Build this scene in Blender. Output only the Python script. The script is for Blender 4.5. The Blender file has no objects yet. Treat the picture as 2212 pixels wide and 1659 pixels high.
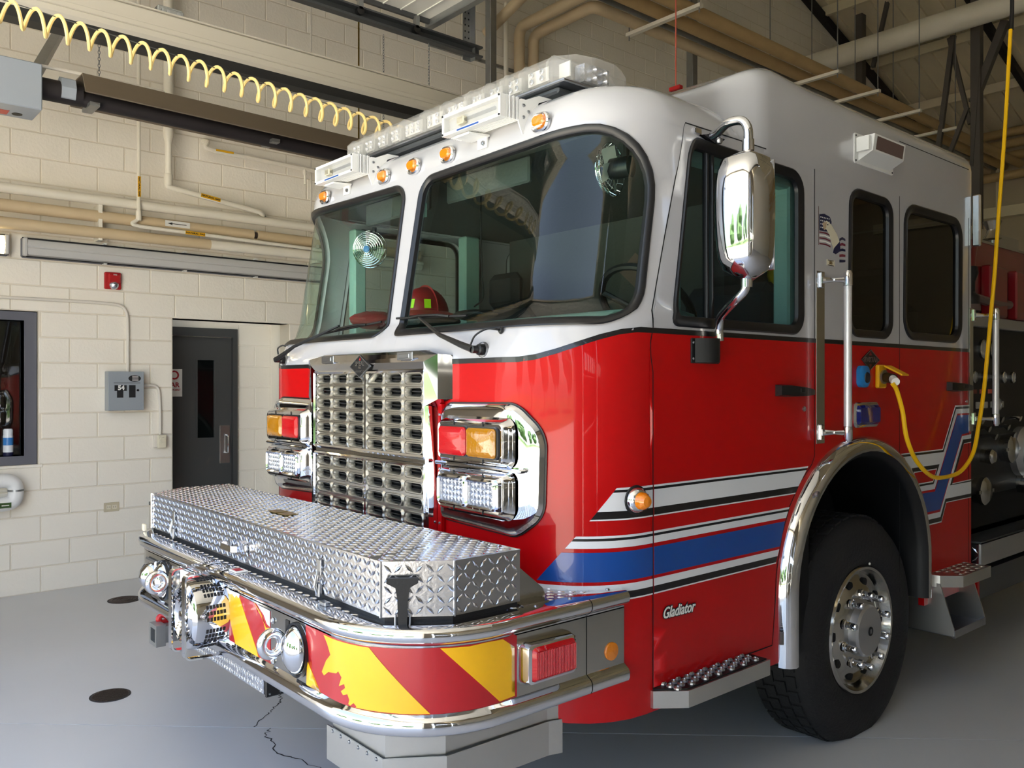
import bpy, bmesh, math, random
from math import sin, cos, pi, radians, sqrt, hypot, atan2
from mathutils import Vector, Matrix
from mathutils.geometry import delaunay_2d_cdt
random.seed(7)
sc = bpy.context.scene
COL = sc.collection

# ------------------------------------------------------------------ camera, world, sun, exposure
cam_d = bpy.data.cameras.new('camera'); cam = bpy.data.objects.new('camera', cam_d); COL.objects.link(cam)
cam.location = (3.15, -1.886, 1.658)
cam.rotation_euler = (radians(90), 0, radians(49.29))
cam_d.sensor_width = 36; cam_d.lens = 36*1820/2212; cam_d.clip_start = .02; cam_d.clip_end = 300
sc.camera = cam
sc.view_settings.view_transform = 'Standard'; sc.view_settings.look = 'None'
sc.view_settings.gamma = 1; sc.view_settings.use_curve_mapping = False
sc.view_settings.exposure = 1.62
wd = bpy.data.worlds.new('sky'); sc.world = wd; wd.use_nodes = True
_n = wd.node_tree.nodes; _l = wd.node_tree.links
_bg = _n['Background']; _sky = _n.new('ShaderNodeTexSky'); _sky.sky_type = 'NISHITA'
_sky.sun_disc = False; _sky.sun_elevation = radians(52); _sky.sun_rotation = radians(70); _sky.air_density = 1.0; _sky.dust_density = 1.2
_hs = _n.new('ShaderNodeHueSaturation'); _hs.inputs['Saturation'].default_value = .72; _l.new(_sky.outputs[0], _hs.inputs['Color']); _l.new(_hs.outputs[0], _bg.inputs[0]); _bg.inputs[1].default_value = .26
sun_d = bpy.data.lights.new('sun', 'SUN'); sun = bpy.data.objects.new('sun', sun_d); COL.objects.link(sun)
sun_d.energy = 12; sun_d.angle = radians(.6); sun_d.color = (1, .95, .86)
sun.rotation_euler = Vector((-.4, -.12, -.91)).to_track_quat('-Z', 'Y').to_euler(); sun.location = (0, 0, 14)
def portal(name, loc, rot, sx, sy):
    d = bpy.data.lights.new(name, 'AREA'); d.shape = 'RECTANGLE'; d.size = sx; d.size_y = sy; d.cycles.is_portal = True
    o = bpy.data.objects.new(name, d); COL.objects.link(o); o.location = loc; o.rotation_euler = rot
portal('bay_opening_portal', (.9, -2.62, 2.15), (radians(90), 0, 0), 6.2, 4.3)

# ------------------------------------------------------------------ materials
def lin(c): return tuple((v/12.92 if v <= .04045 else ((v+.055)/1.055)**2.4) for v in (x/255 for x in c))
MATS = {}
def mat(name, rgb, rough=.5, metal=0., bump=0., bscale=40., var=0., vscale=3., coat=0., spec=.5, emit=0, stretch=None, alpha=None):
    m = bpy.data.materials.new(name); m.use_nodes = True; nt = m.node_tree; b = nt.nodes['Principled BSDF']
    c = lin(rgb)
    b.inputs['Base Color'].default_value = (*c, 1); b.inputs['Roughness'].default_value = rough; b.inputs['Metallic'].default_value = metal
    b.inputs['Specular IOR Level'].default_value = spec
    if coat: b.inputs['Coat Weight'].default_value = coat; b.inputs['Coat Roughness'].default_value = .03
    if emit: b.inputs['Emission Color'].default_value = (*c, 1); b.inputs['Emission Strength'].default_value = emit
    tc = nt.nodes.new('ShaderNodeTexCoord'); mp = nt.nodes.new('ShaderNodeMapping'); nt.links.new(tc.outputs['Object'], mp.inputs[0])
    if stretch: mp.inputs['Scale'].default_value = stretch
    nz = nt.nodes.new('ShaderNodeTexNoise'); nz.inputs['Scale'].default_value = vscale; nz.inputs['Detail'].default_value = 5
    nt.links.new(mp.outputs[0], nz.inputs['Vector'])
    mx = nt.nodes.new('ShaderNodeMix'); mx.data_type = 'RGBA'
    v = max(var, .015)
    mx.inputs[6].default_value = (*[x*(1-v) for x in c], 1); mx.inputs[7].default_value = (*[min(1, x*(1+v)) for x in c], 1)
    nt.links.new(nz.outputs['Fac'], mx.inputs[0]); nt.links.new(mx.outputs[2], b.inputs['Base Color'])
    if bump:
        n2 = nt.nodes.new('ShaderNodeTexNoise'); n2.inputs['Scale'].default_value = bscale; n2.inputs['Detail'].default_value = 4
        nt.links.new(mp.outputs[0], n2.inputs['Vector'])
        bp = nt.nodes.new('ShaderNodeBump'); bp.inputs['Strength'].default_value = bump; bp.inputs['Distance'].default_value = .01
        nt.links.new(n2.outputs['Fac'], bp.inputs['Height']); nt.links.new(bp.outputs[0], b.inputs['Normal'])
    MATS[name] = m
    return m
def glass(name, tint, refl=1.0, ior=1.5, rough=0.0):
    m = bpy.data.materials.new(name); m.use_nodes = True; nt = m.node_tree; nt.nodes.clear()
    o = nt.nodes.new('ShaderNodeOutputMaterial'); t = nt.nodes.new('ShaderNodeBsdfTransparent'); g = nt.nodes.new('ShaderNodeBsdfGlossy')
    g.inputs['Roughness'].default_value = rough
    t.inputs[0].default_value = (*tint, 1); f = nt.nodes.new('ShaderNodeFresnel'); ge = nt.nodes.new('ShaderNodeNewGeometry'); ii = nt.nodes.new('ShaderNodeMix'); ii.inputs[2].default_value = ior; ii.inputs[3].default_value = 1/ior; nt.links.new(ge.outputs['Backfacing'], ii.inputs[0]); nt.links.new(ii.outputs[0], f.inputs[0])
    mm = nt.nodes.new('ShaderNodeMath'); mm.operation = 'MULTIPLY'; mm.inputs[1].default_value = refl; nt.links.new(f.outputs[0], mm.inputs[0])
    mx = nt.nodes.new('ShaderNodeMixShader'); nt.links.new(mm.outputs[0], mx.inputs[0]); nt.links.new(t.outputs[0], mx.inputs[1]); nt.links.new(g.outputs[0], mx.inputs[2])
    nt.links.new(mx.outputs[0], o.inputs[0]); MATS[name] = m
mat('red_paint', (184, 5, 10), .3, coat=.45, var=.02, spec=.15)
mat('white_paint', (186, 186, 190), .2, coat=1, var=.015)
mat('white_metal', (232, 232, 230), .35, var=.02)
mat('white_film', (226, 228, 232), .3, coat=.4, var=.02)
mat('black_film', (14, 13, 18), .3, coat=.4)
mat('blue_film', (0, 70, 152), .3, coat=.5, var=.03)
mat('chrome', (225, 226, 230), .045, 1.0, var=.02)
mat('dull_chrome', (188, 186, 180), .16, 1.0, bump=.03, bscale=60, var=.06)
mat('steel', (170, 172, 176), .3, 1.0, bump=.05, bscale=80, var=.08)
mat('tread_plate', (202, 203, 208), .22, 1.0, bump=.05, bscale=90, var=.06)
mat('aluminium', (205, 204, 200), .35, 1.0, bump=.08, bscale=30, var=.1)
mat('brushed', (186, 187, 190), .42, .9, bump=.08, bscale=30, var=.1, stretch=(1, .05, 1))
mat('rubber', (18, 18, 20), .55, bump=.1, bscale=120, var=.2)
mat('gasket', (16, 16, 19), .35, var=.1)
mat('tire', (22, 22, 24), .75, bump=.4, bscale=60, var=.25, vscale=8)
mat('black_plastic', (17, 17, 18), .4, var=.1)
mat('black_satin', (12, 12, 13), .5, var=.1)
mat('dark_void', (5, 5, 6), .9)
mat('rv_yellow', (246, 186, 8), .35, coat=.5, var=.05, vscale=20)
mat('rv_red', (178, 16, 28), .35, coat=.5, var=.06, vscale=20)
mat('red_lens', (186, 4, 16), .15, coat=.5, spec=.3, bump=.25, bscale=50, stretch=(1, 1, 6))
mat('amber_lens', (226, 128, 8), .12, coat=1, bump=.3, bscale=50)
mat('amber_dark', (170, 112, 0), .12, coat=1, bump=.4, bscale=40)
mat('blue_lens', (10, 20, 110), .08, coat=1)
mat('led_face', (208, 212, 222), .12, .85, bump=.5, bscale=60)
mat('yellow_plastic', (232, 172, 12), .4, var=.05)
mat('blue_plastic', (30, 120, 190), .35, var=.05)
mat('cord_yellow', (244, 190, 0), .45, var=.04)
mat('hose_yellow', (240, 212, 140), .4, var=.04)
mat('silver', (210, 211, 215), .22, 1.0, var=.05)
mat('teal_trim', (150, 186, 176), .6, bump=.1, bscale=80, var=.06)
mat('dash', (140, 168, 160), .65, bump=.15, bscale=90, var=.08)
mat('dark_trim', (66, 70, 68), .7, bump=.15, bscale=60, var=.15)
mat('seat_fabric', (32, 34, 38), .85, bump=.2, bscale=120, var=.15)
mat('helmet_red', (150, 26, 30), .4, var=.1)
mat('lime', (190, 240, 20), .4)
mat('turnout_yellow', (214, 180, 20), .8, var=.1)
mat('wall_paint', (240, 233, 219), .55, bump=.25, bscale=45, var=.035, vscale=1.2)
mat('mortar', (224, 214, 195), .65, bump=.2, bscale=60, var=.05)
mat('pipe_paint', (236, 229, 212), .3, var=.05, vscale=5)
mat('pipe_tan', (208, 186, 150), .55, var=.09, vscale=5)
mat('pipe_ochre', (190, 160, 112), .6, var=.12, vscale=6)
mat('conduit', (222, 215, 203), .4, var=.03)
mat('galv', (158, 160, 160), .4, .85, bump=.06, bscale=20, var=.12, vscale=14)
mat('galv_dark', (92, 95, 98), .45, .7, var=.1)
mat('heater_tan', (120, 108, 92), .5, .3, var=.1, stretch=(1, .2, 1))
mat('heater_tube', (46, 42, 44), .6, .4, var=.2)
mat('heater_box', (150, 158, 168), .45, var=.06)
mat('door_grey', (70, 71, 71), .4, var=.03)
mat('frame_grey', (100, 101, 110), .42, var=.03)
mat('panel_grey', (150, 157, 163), .4, var=.04)
mat('label_yellow', (226, 170, 16), .5)
mat('label_white', (232, 230, 224), .5)
mat('ink', (20, 20, 22), .6)
mat('ink_red', (170, 24, 34), .5)
mat('ink_grey', (105, 84, 78), .5)
mat('alarm_red', (176, 26, 30), .4)
mat('ivory', (222, 214, 190), .45)
mat('lens_clear', (222, 220, 214), .3, spec=.6, var=.02)
mat('deck', (236, 222, 190), .6, var=.08)
mat('rear_wall', (190, 174, 146), .7, var=.08)
mat('joist', (90, 84, 78), .6, var=.1)
mat('joist_dark', (30, 26, 28), .7)
mat('garage_panel', (224, 222, 214), .5, var=.02)
mat('floor_paint', (204, 205, 207), .3, bump=.05, bscale=14, var=.07, vscale=1.3, spec=.45)
mat('crack', (52, 50, 50), .9)
mat('cast_iron', (72, 60, 54), .6, .5, bump=.3, bscale=60, var=.2)
mat('apron_concrete', (206, 200, 188), .8, bump=.1, bscale=8, var=.06)
mat('grass', (70, 96, 40), .9, bump=.4, bscale=20, var=.3, vscale=8)
mat('leaf', (58, 84, 40), .85, bump=.6, bscale=9, var=.4, vscale=5)
mat('outer_wall', (200, 190, 172), .7, var=.05)
mat('bottle_white', (226, 230, 236), .35)
mat('bottle_blue', (62, 128, 196), .35)
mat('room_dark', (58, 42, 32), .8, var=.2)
mat('navy', (34, 34, 70), .5)
mat('eagle_tan', (196, 170, 140), .5)
mat('flag_red', (120, 40, 56), .5)
mat('red_rope', (196, 90, 74), .6)
mat('gold', (150, 128, 74), .3, .8)
mat('gauge_face', (168, 166, 160), .3, coat=.5)
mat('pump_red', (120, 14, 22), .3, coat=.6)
mat('hinge', (150, 126, 60), .35, .9)
mat('tube_lamp', (255, 236, 180), .4, emit=1.6)
glass('windshield_glass', (.74, .87, .81), 1.05, 1.5)
glass('side_glass', (.42, .52, .54), 1.0, 1.5)
glass('dark_glass', (.06, .075, .08), 1.0, 1.5)
glass('window_glass', (.62, .64, .62), 1.6, 1.6)
glass('clear_lens', (.90, .905, .91), 1.0, 1.45, .04)
mat('rail_alu', (190, 184, 172), .45, .35, bump=.08, bscale=30, var=.08, stretch=(1, .05, 1))
mat('grille_chrome', (226, 223, 214), .27, 1.0, var=.03)
mat('lens_grey', (196, 195, 192), .25, spec=.6, var=.03)
mat('almond', (196, 184, 156), .45)
mat('rail_bar', (216, 214, 218), .3, .6, var=.03)
mat('milky_lens', (214, 212, 208), .15, spec=.6, var=.05, vscale=9)
MATS['milky_lens'].node_tree.nodes['Principled BSDF'].inputs['Alpha'].default_value = .26

# ------------------------------------------------------------------ objects
WL = {}
def finish(o, center, parent, label, cat, group, kind):
    COL.objects.link(o); o.location = center; WL[o.name] = Vector(center)
    if parent is not None:
        o.parent = parent; o.matrix_parent_inverse = Matrix.Translation(-WL[parent.name])
    if label: o['label'] = label
    if cat: o['category'] = cat
    if group: o['group'] = group
    if kind: o['kind'] = kind
    return o
def empty(name, loc, label=None, cat=None, group=None, parent=None):
    o = bpy.data.objects.new(name, None); o.empty_display_size = .1
    return finish(o, Vector(loc), parent, label, cat, group, None)
class G:
    """collects shapes into one mesh"""
    def __init__(s): s.v = []; s.f = []; s.m = []; s.mi = 0
    def add(s, vs, fs):
        b = len(s.v); s.v += [tuple(v) for v in vs]; s.f += [tuple(i+b for i in f) for f in fs]; s.m += [s.mi]*len(fs); return s
    def box(s, c, d, rz=0, rx=0, ry=0, bev=0):
        x, y, z = (k/2 for k in d)
        if bev:
            k = min(bev, x*.99, y*.99, z*.99); vs = []
            for sx in (-1, 1):
                for sy in (-1, 1):
                    for sz in (-1, 1):
                        vs += [(sx*x, sy*(y-k), sz*(z-k)), (sx*(x-k), sy*y, sz*(z-k)), (sx*(x-k), sy*(y-k), sz*z)]
            I = lambda a, b, c_, k_: ((a*2+b)*2+c_)*3+k_
            fs = []
            for a in (0, 1):
                q = [I(a, 0, 0, 0), I(a, 1, 0, 0), I(a, 1, 1, 0), I(a, 0, 1, 0)]; fs.append(q if a else q[::-1])
                q = [I(0, a, 0, 1), I(0, a, 1, 1), I(1, a, 1, 1), I(1, a, 0, 1)]; fs.append(q if a else q[::-1])
                q = [I(0, 0, a, 2), I(1, 0, a, 2), I(1, 1, a, 2), I(0, 1, a, 2)]; fs.append(q if a else q[::-1])
            for a in (0, 1):
                for b in (0, 1):
                    fs.append([I(a, b, 0, 0), I(a, b, 0, 1), I(a, b, 1, 1), I(a, b, 1, 0)])
                    fs.append([I(a, 0, b, 0), I(a, 0, b, 2), I(a, 1, b, 2), I(a, 1, b, 0)])
                    fs.append([I(0, a, b, 1), I(0, a, b, 2), I(1, a, b, 2), I(1, a, b, 1)])
                    for c_ in (0, 1): fs.append([I(a, b, c_, 0), I(a, b, c_, 1), I(a, b, c_, 2)])
        else:
            vs = [(sx*x, sy*y, sz*z) for sx in (-1, 1) for sy in (-1, 1) for sz in (-1, 1)]
            fs = [(0, 1, 3, 2), (4, 6, 7, 5), (0, 4, 5, 1), (2, 3, 7, 6), (0, 2, 6, 4), (1, 5, 7, 3)]
        M = Matrix.Translation(c) @ Matrix.Rotation(rz, 4, 'Z') @ Matrix.Rotation(ry, 4, 'Y') @ Matrix.Rotation(rx, 4, 'X')
        return s.add([M @ Vector(v) for v in vs], fs)
    def b2(s, x0, x1, y0, y1, z0, z1, bev=0): return s.box(((x0+x1)/2, (y0+y1)/2, (z0+z1)/2), (abs(x1-x0), abs(y1-y0), abs(z1-z0)), bev=bev)
    def rings(s, rs, closed=True, caps=True, loop=False):
        n = len(rs[0]); vs = [p for r in rs for p in r]; fs = []
        m = len(rs)
        for i in range(m if loop else m-1):
            j = (i+1) % m
            for k in range(n if closed else n-1):
                l = (k+1) % n
                fs.append((i*n+k, i*n+l, j*n+l, j*n+k))
        if caps and not loop and closed: fs.append(tuple(range(n))[::-1]); fs.append(tuple((m-1)*n+k for k in range(n)))
        return s.add(vs, fs)
    def tube(s, path, r, seg=8, loop=False, caps=True):
        P = [Vector(p) for p in path]; n = len(P); rs = []
        t0 = None; up = None
        for i in range(n):
            if loop: t = (P[(i+1) % n]-P[i-1]).normalized()
            else: t = (P[min(i+1, n-1)]-P[max(i-1, 0)]).normalized()
            if up is None:
                a = Vector((0, 0, 1)) if abs(t.z) < .9 else Vector((1, 0, 0))
                up = (a-t*a.dot(t)).normalized()
            else: up = (up-t*up.dot(t)).normalized()
            sd = t.cross(up); rr = r[i] if isinstance(r, (list, tuple)) else r
            rs.append([P[i]+(up*cos(2*pi*k/seg)+sd*sin(2*pi*k/seg))*rr for k in range(seg)])
        return s.rings(rs, True, caps, loop)
    def cyl(s, p0, p1, r, r2=None, seg=16): return s.tube([p0, p1], [r, r if r2 is None else r2], seg)
    def lathe(s, prof, o, ax, seg=24, caps=False):
        a = Vector(ax).normalized(); u = (Vector((0, 0, 1)) if abs(a.z) < .9 else Vector((1, 0, 0))); u = (u-a*u.dot(a)).normalized(); w = a.cross(u); o = Vector(o)
        return s.rings([[o+a*h+(u*cos(2*pi*k/seg)+w*sin(2*pi*k/seg))*max(r, 1e-4) for k in range(seg)] for r, h in prof], True, caps)
    def sweep(s, prof, frames, loop=False):
        """frames: (origin, axis1, axis2); prof: open list of (a, b)"""
        return s.rings([[Vector(o)+Vector(a)*p+Vector(b)*q for p, q in prof] for o, a, b in frames], False, False, loop)
    def prism(s, poly, fn, d0, d1):
        n = len(poly); vs = [fn(u, v, d0) for u, v in poly]+[fn(u, v, d1) for u, v in poly]
        fs = [tuple(range(n)), tuple(range(2*n-1, n-1, -1))]+[(i, i+n, (i+1) % n+n, (i+1) % n) for i in range(n)]
        return s.add(vs, fs)
    def obj(s, name, m, parent=None, label=None, cat=None, group=None, kind=None, smooth=35, tri=False):
        V = s.v; n = max(1, len(V))
        lo = [min(v[k] for v in V) for k in range(3)]; hi = [max(v[k] for v in V) for k in range(3)]
        c = Vector([(lo[k]+hi[k])/2 for k in range(3)])
        if parent is None: c.z = lo[2]
        me = bpy.data.meshes.new(name); me.from_pydata([(v[0]-c.x, v[1]-c.y, v[2]-c.z) for v in V], [], s.f)
        ms = m if isinstance(m, (list, tuple)) else [m]
        for k in ms: me.materials.append(MATS[k])
        if len(ms) > 1: me.polygons.foreach_set('material_index', s.m)
        bm = bmesh.new(); bm.from_mesh(me)
        bmesh.ops.remove_doubles(bm, verts=bm.verts, dist=2e-5)
        bmesh.ops.recalc_face_normals(bm, faces=bm.faces); bm.to_mesh(me); bm.free()
        if smooth:
            me.polygons.foreach_set('use_smooth', [True]*len(me.polygons)); me.set_sharp_from_angle(angle=radians(smooth))
        me.update()
        return finish(bpy.data.objects.new(name, me), c, parent, label, cat, group, kind)
def clone(o, delta, parent=None, label=None, rec=True):
    c = o.copy(); COL.objects.link(c); d = Vector(delta); WL[c.name] = WL[o.name]+d
    if parent is None and o.parent is None: c.location = o.location+d
    else:
        p = parent or o.parent; c.parent = p; c.matrix_parent_inverse = Matrix.Translation(-WL[p.name]); c.location = WL[c.name]
    if label: c['label'] = label
    if rec:
        for ch in list(o.children):
            clone(ch, delta, c)
    return c
def text(name, s, size, M, m, parent, ext=.0006, align='CENTER', label=None, bold=0, shear=0, sx=1, font=None):
    cu = bpy.data.curves.new('t', 'FONT'); cu.body = s; cu.size = size; cu.align_x = align; cu.align_y = 'CENTER'; cu.extrude = ext; cu.offset = bold; cu.shear = shear
    cu.resolution_u = 3
    to = bpy.data.objects.new('t', cu); COL.objects.link(to)
    dg = bpy.context.evaluated_depsgraph_get(); me = bpy.data.meshes.new_from_object(to.evaluated_get(dg))
    bpy.data.objects.remove(to)
    g = G(); Mx = M @ Matrix.Diagonal((sx, 1, 1, 1))
    g.add([Mx @ v.co for v in me.vertices], [tuple(p.vertices) for p in me.polygons])
    bpy.data.meshes.remove(me)
    return g.obj(name, m, parent, label, smooth=0)
def frame(o, xa, za):
    """text frame: local x -> xa, local y -> za"""
    x = Vector(xa).normalized(); y = Vector(za).normalized(); z = x.cross(y)
    return Matrix(((x.x, y.x, z.x, o[0]), (x.y, y.y, z.y, o[1]), (x.z, y.z, z.z, o[2]), (0, 0, 0, 1)))

# ------------------------------------------------------------------ 2-D outlines and mapped panels
def rpoly(pts, seg=6):
    """polygon [(u,v,r)] with rounded corners"""
    out = []; n = len(pts)
    for i in range(n):
        p = Vector(pts[i][:2]); a = Vector(pts[i-1][:2]); b = Vector(pts[(i+1) % n][:2]); r = pts[i][2] if len(pts[i]) > 2 else 0
        if r <= 0: out.append((p.x, p.y)); continue
        da = (a-p); db = (b-p); la = da.length; lb = db.length; da /= la; db /= lb
        ang = math.acos(max(-1, min(1, da.dot(db)))); t = min(r/math.tan(ang/2), la*.49, lb*.49); rr = t*math.tan(ang/2)
        bis = (da+db).normalized(); c = p+bis*(rr/sin(ang/2)); s0 = p+da*t-c; s1 = p+db*t-c
        a0 = atan2(s0.y, s0.x); a1 = atan2(s1.y, s1.x); d = (a1-a0+pi) % (2*pi)-pi
        for k in range(seg+1):
            q = a0+d*k/seg; out.append((c.x+rr*cos(q), c.y+rr*sin(q)))
    return out
def rect(u0, u1, v0, v1, r=0, seg=6): return rpoly([(u0, v0, r), (u1, v0, r), (u1, v1, r), (u0, v1, r)], seg)
def dens(poly, h):
    out = []; n = len(poly)
    for i in range(n):
        a = poly[i]; b = poly[(i+1) % n]; k = max(1, int(math.ceil(hypot(b[0]-a[0], b[1]-a[1])/h)))
        out += [(a[0]+(b[0]-a[0])*j/k, a[1]+(b[1]-a[1])*j/k) for j in range(k)]
    return out
def inside(p, poly):
    x, y = p; c = False; n = len(poly); j = n-1
    for i in range(n):
        xi, yi = poly[i]; xj, yj = poly[j]
        if (yi > y) != (yj > y) and x < (xj-xi)*(y-yi)/(yj-yi)+xi: c = not c
        j = i
    return c
def offs(poly, d):
    """offset a closed polygon outward by d (CCW or CW)"""
    n = len(poly); A = sum(poly[i-1][0]*poly[i][1]-poly[i][0]*poly[i-1][1] for i in range(n)); sg = 1 if A > 0 else -1; out = []
    for i in range(n):
        a = poly[i-1]; p = poly[i]; b = poly[(i+1) % n]
        t = Vector((b[0]-a[0], b[1]-a[1]));
        if t.length < 1e-9: out.append(p); continue
        t.normalize(); out.append((p[0]+t.y*d*sg, p[1]-t.x*d*sg))
    return out
def panel(g, outer, holes, fn, d0=0., d1=None, h=.06, grid=True):
    outer = dens(outer, h); holes = [dens(k, h) for k in holes]
    pts = list(outer); ed = [(i, (i+1) % len(outer)) for i in range(len(outer))]
    for k in holes:
        b = len(pts); pts += k; ed += [(b+i, b+(i+1) % len(k)) for i in range(len(k))]
    if grid:
        u0 = min(p[0] for p in outer); u1 = max(p[0] for p in outer); v0 = min(p[1] for p in outer); v1 = max(p[1] for p in outer)
        nu = int((u1-u0)/h); nv = int((v1-v0)/h); base = list(pts)
        for i in range(1, nu+1):
            for j in range(1, nv+1):
                p = (u0+(i-.5)*(u1-u0)/max(nu, 1), v0+(j-.5)*(v1-v0)/max(nv, 1))
                if inside(p, outer) and not any(inside(p, k) for k in holes) and min((p[0]-q[0])**2+(p[1]-q[1])**2 for q in base) > (h*.45)**2: pts.append(p)
    r = delaunay_2d_cdt([Vector(p) for p in pts], ed, [], 0, 1e-6)
    V2 = r[0]; F = []
    for f in r[2]:
        c = (sum(V2[i].x for i in f)/len(f), sum(V2[i].y for i in f)/len(f))
        if inside(c, outer) and not any(inside(c, k) for k in holes): F.append(tuple(f))
    g.add([fn(v.x, v.y, d0) for v in V2], F)
    if d1 is not None:
        for lp in [outer]+holes:
            n = len(lp); g.add([fn(u, v, d0) for u, v in lp]+[fn(u, v, d1) for u, v in lp], [(i, (i+1) % n, (i+1) % n+n, i+n) for i in range(n)])
    return g
def band(g, loop, fn, prof, h=.05):
    """sweep prof [(outset, d)] round a closed 2-D loop"""
    lp = dens(loop, h); rows = [offs(lp, o) for o, d in prof]; n = len(lp); m = len(prof)
    vs = [fn(*rows[k][i], prof[k][1]) for i in range(n) for k in range(m)]
    fs = [(i*m+k, i*m+k+1, ((i+1) % n)*m+k+1, ((i+1) % n)*m+k) for i in range(n) for k in range(m-1)]
    return g.add(vs, fs)
def pillow(g, u0, u1, v0, v1, r, fn, prof, seg=4, cap=True):
    """stack of shrinking rounded rectangles [(inset, d)], closed by a face"""
    rs = [[fn(u, v, d) for u, v in rect(u0+i, u1-i, v0+i, v1-i, max(r-i, .003), seg)] for i, d in prof]
    g.rings(rs, True, False)
    if cap: g.add(rs[-1], [tuple(range(len(rs[-1])))])
    return g
def lugs(g, poly, fn, pitch=.028, L=.026, W=.0075, H=.003, ang=radians(45), holes=()):
    """raised lozenges of tread plate inside a 2-D outline"""
    u0 = min(p[0] for p in poly); u1 = max(p[0] for p in poly); v0 = min(p[1] for p in poly); v1 = max(p[1] for p in poly)
    i = 0; u = u0+pitch*.4
    while u < u1:
        v = v0+pitch*.4; j = 0
        while v < v1:
            if inside((u, v), poly) and not any(inside((u, v), k) for k in holes):
                a = ang if (i+j) % 2 else pi-ang; c, s_ = cos(a), sin(a)
                P = [(u+c*L/2, v+s_*L/2), (u-s_*W/2, v+c*W/2), (u-c*L/2, v-s_*L/2), (u+s_*W/2, v-c*W/2)]
                Q = [(u+c*L*.27, v+s_*L*.27), (u-c*L*.27, v-s_*L*.27)]
                g.add([fn(*p, 0) for p in P]+[fn(*q, H) for q in Q], [(0, 1, 4), (1, 5, 4), (1, 2, 5), (2, 3, 5), (3, 4, 5), (3, 0, 4)])
            v += pitch; j += 1
        u += pitch; i += 1
    return g
FX = lambda x0: (lambda u, v, d: (x0+d, u, v))          # plane facing +X : (y, z)
FNX = lambda x0: (lambda u, v, d: (x0-d, u, v))         # plane facing -X
FY = lambda y0: (lambda u, v, d: (u, y0-d, v))          # plane facing -Y : (x, z)
FZ = lambda z0: (lambda u, v, d: (u, v, z0+d))          # plane facing +Z : (x, y)
def arcpts(p, seg=8):
    """smooth 3-D polyline through points (Catmull-Rom)"""
    P = [Vector(q) for q in p]; P = [P[0]*2-P[1]]+P+[P[-1]*2-P[-2]]; out = []
    for i in range(1, len(P)-2):
        a, b, c, d = P[i-1:i+3]
        for k in range(seg):
            t = k/seg; out.append(.5*((2*b)+(c-a)*t+(2*a-5*b+4*c-d)*t*t+(3*b-a-3*c+d)*t**3))
    out.append(P[-2]); return out
def bend(p, r=.05, seg=5):
    """polyline with filleted corners"""
    P = [Vector(q) for q in p]; out = [P[0]]
    for i in range(1, len(P)-1):
        a = (P[i-1]-P[i]); b = (P[i+1]-P[i]); t = min(r, a.length*.45, b.length*.45); s0 = P[i]+a.normalized()*t; s1 = P[i]+b.normalized()*t
        for k in range(seg+1):
            q = k/seg; out.append(s0*(1-q)**2+P[i]*2*q*(1-q)+s1*q*q)
    out.append(P[-1]); return out

# ================================================================== THE BUILDING
WX = -4.38                                   # face of the block wall beside the truck
ZR = lambda y: (9.86-.33*abs(y-6.5))        # underside of the roof deck
YFR, YBK, XR = -2.5, 16.2, 12.0              # front wall, back wall, right wall
# ---- floor: two painted slabs with an open joint
fl = G().b2(WX-2.2, XR, YFR-.2, YBK, -.16, -.012).obj('floor', 'crack', kind='structure', smooth=0)
ja = Vector((-1.602, -1.097)); jd = Vector((.937, 1.004)).normalized(); jn = Vector((-jd.y, jd.x))
def half(sg):
    box = [(WX-2.2, YFR-.2), (XR, YFR-.2), (XR, YBK), (WX-2.2, YBK)]; out = []
    f = lambda p: ((p[0]-ja.x)*jn.x+(p[1]-ja.y)*jn.y)*sg-.003
    for i in range(4):
        a, b = box[i], box[(i+1) % 4]; fa, fb = f(a), f(b)
        if fa >= 0: out.append(a)
        if fa*fb < 0: t = fa/(fa-fb); out.append((a[0]+(b[0]-a[0])*t, a[1]+(b[1]-a[1])*t))
    return out
for sg in (1, -1): G().prism(half(sg), FZ(0), 0, -.015).obj('slab', 'floor_paint', fl, smooth=0)
def crack(pts, w=.006):
    g = G(); P = []
    for a, b in zip(pts, pts[1:]):
        for k in range(6):
            t = k/6; P.append((a[0]+(b[0]-a[0])*t+random.uniform(-.012, .012), a[1]+(b[1]-a[1])*t+random.uniform(-.012, .012)))
    P.append(pts[-1]); vs = []
    for i, p in enumerate(P):
        a = P[max(0, i-1)]; b = P[min(len(P)-1, i+1)]; t = Vector((b[0]-a[0], b[1]-a[1])).normalized(); ww = w*random.uniform(.25, .7)
        vs += [(p[0]-t.y*ww, p[1]+t.x*ww, .0006), (p[0]+t.y*ww, p[1]-t.x*ww, .0006)]
    g.add(vs, [(2*i, 2*i+1, 2*i+3, 2*i+2) for i in range(len(P)-1)]); return g
crack([(-1.10, .16), (-1.035, .094), (-.97, .07), (-.906, 0), (-.85, -.07), (-.751, -.176)]).obj('crack', 'crack', fl, smooth=0)
crack([(-.694, -.127), (-.62, -.17), (-.52, -.189), (-.411, -.212), (-.3, -.177), (-.12, -.14)]).obj('crack', 'crack', fl, smooth=0)
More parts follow.
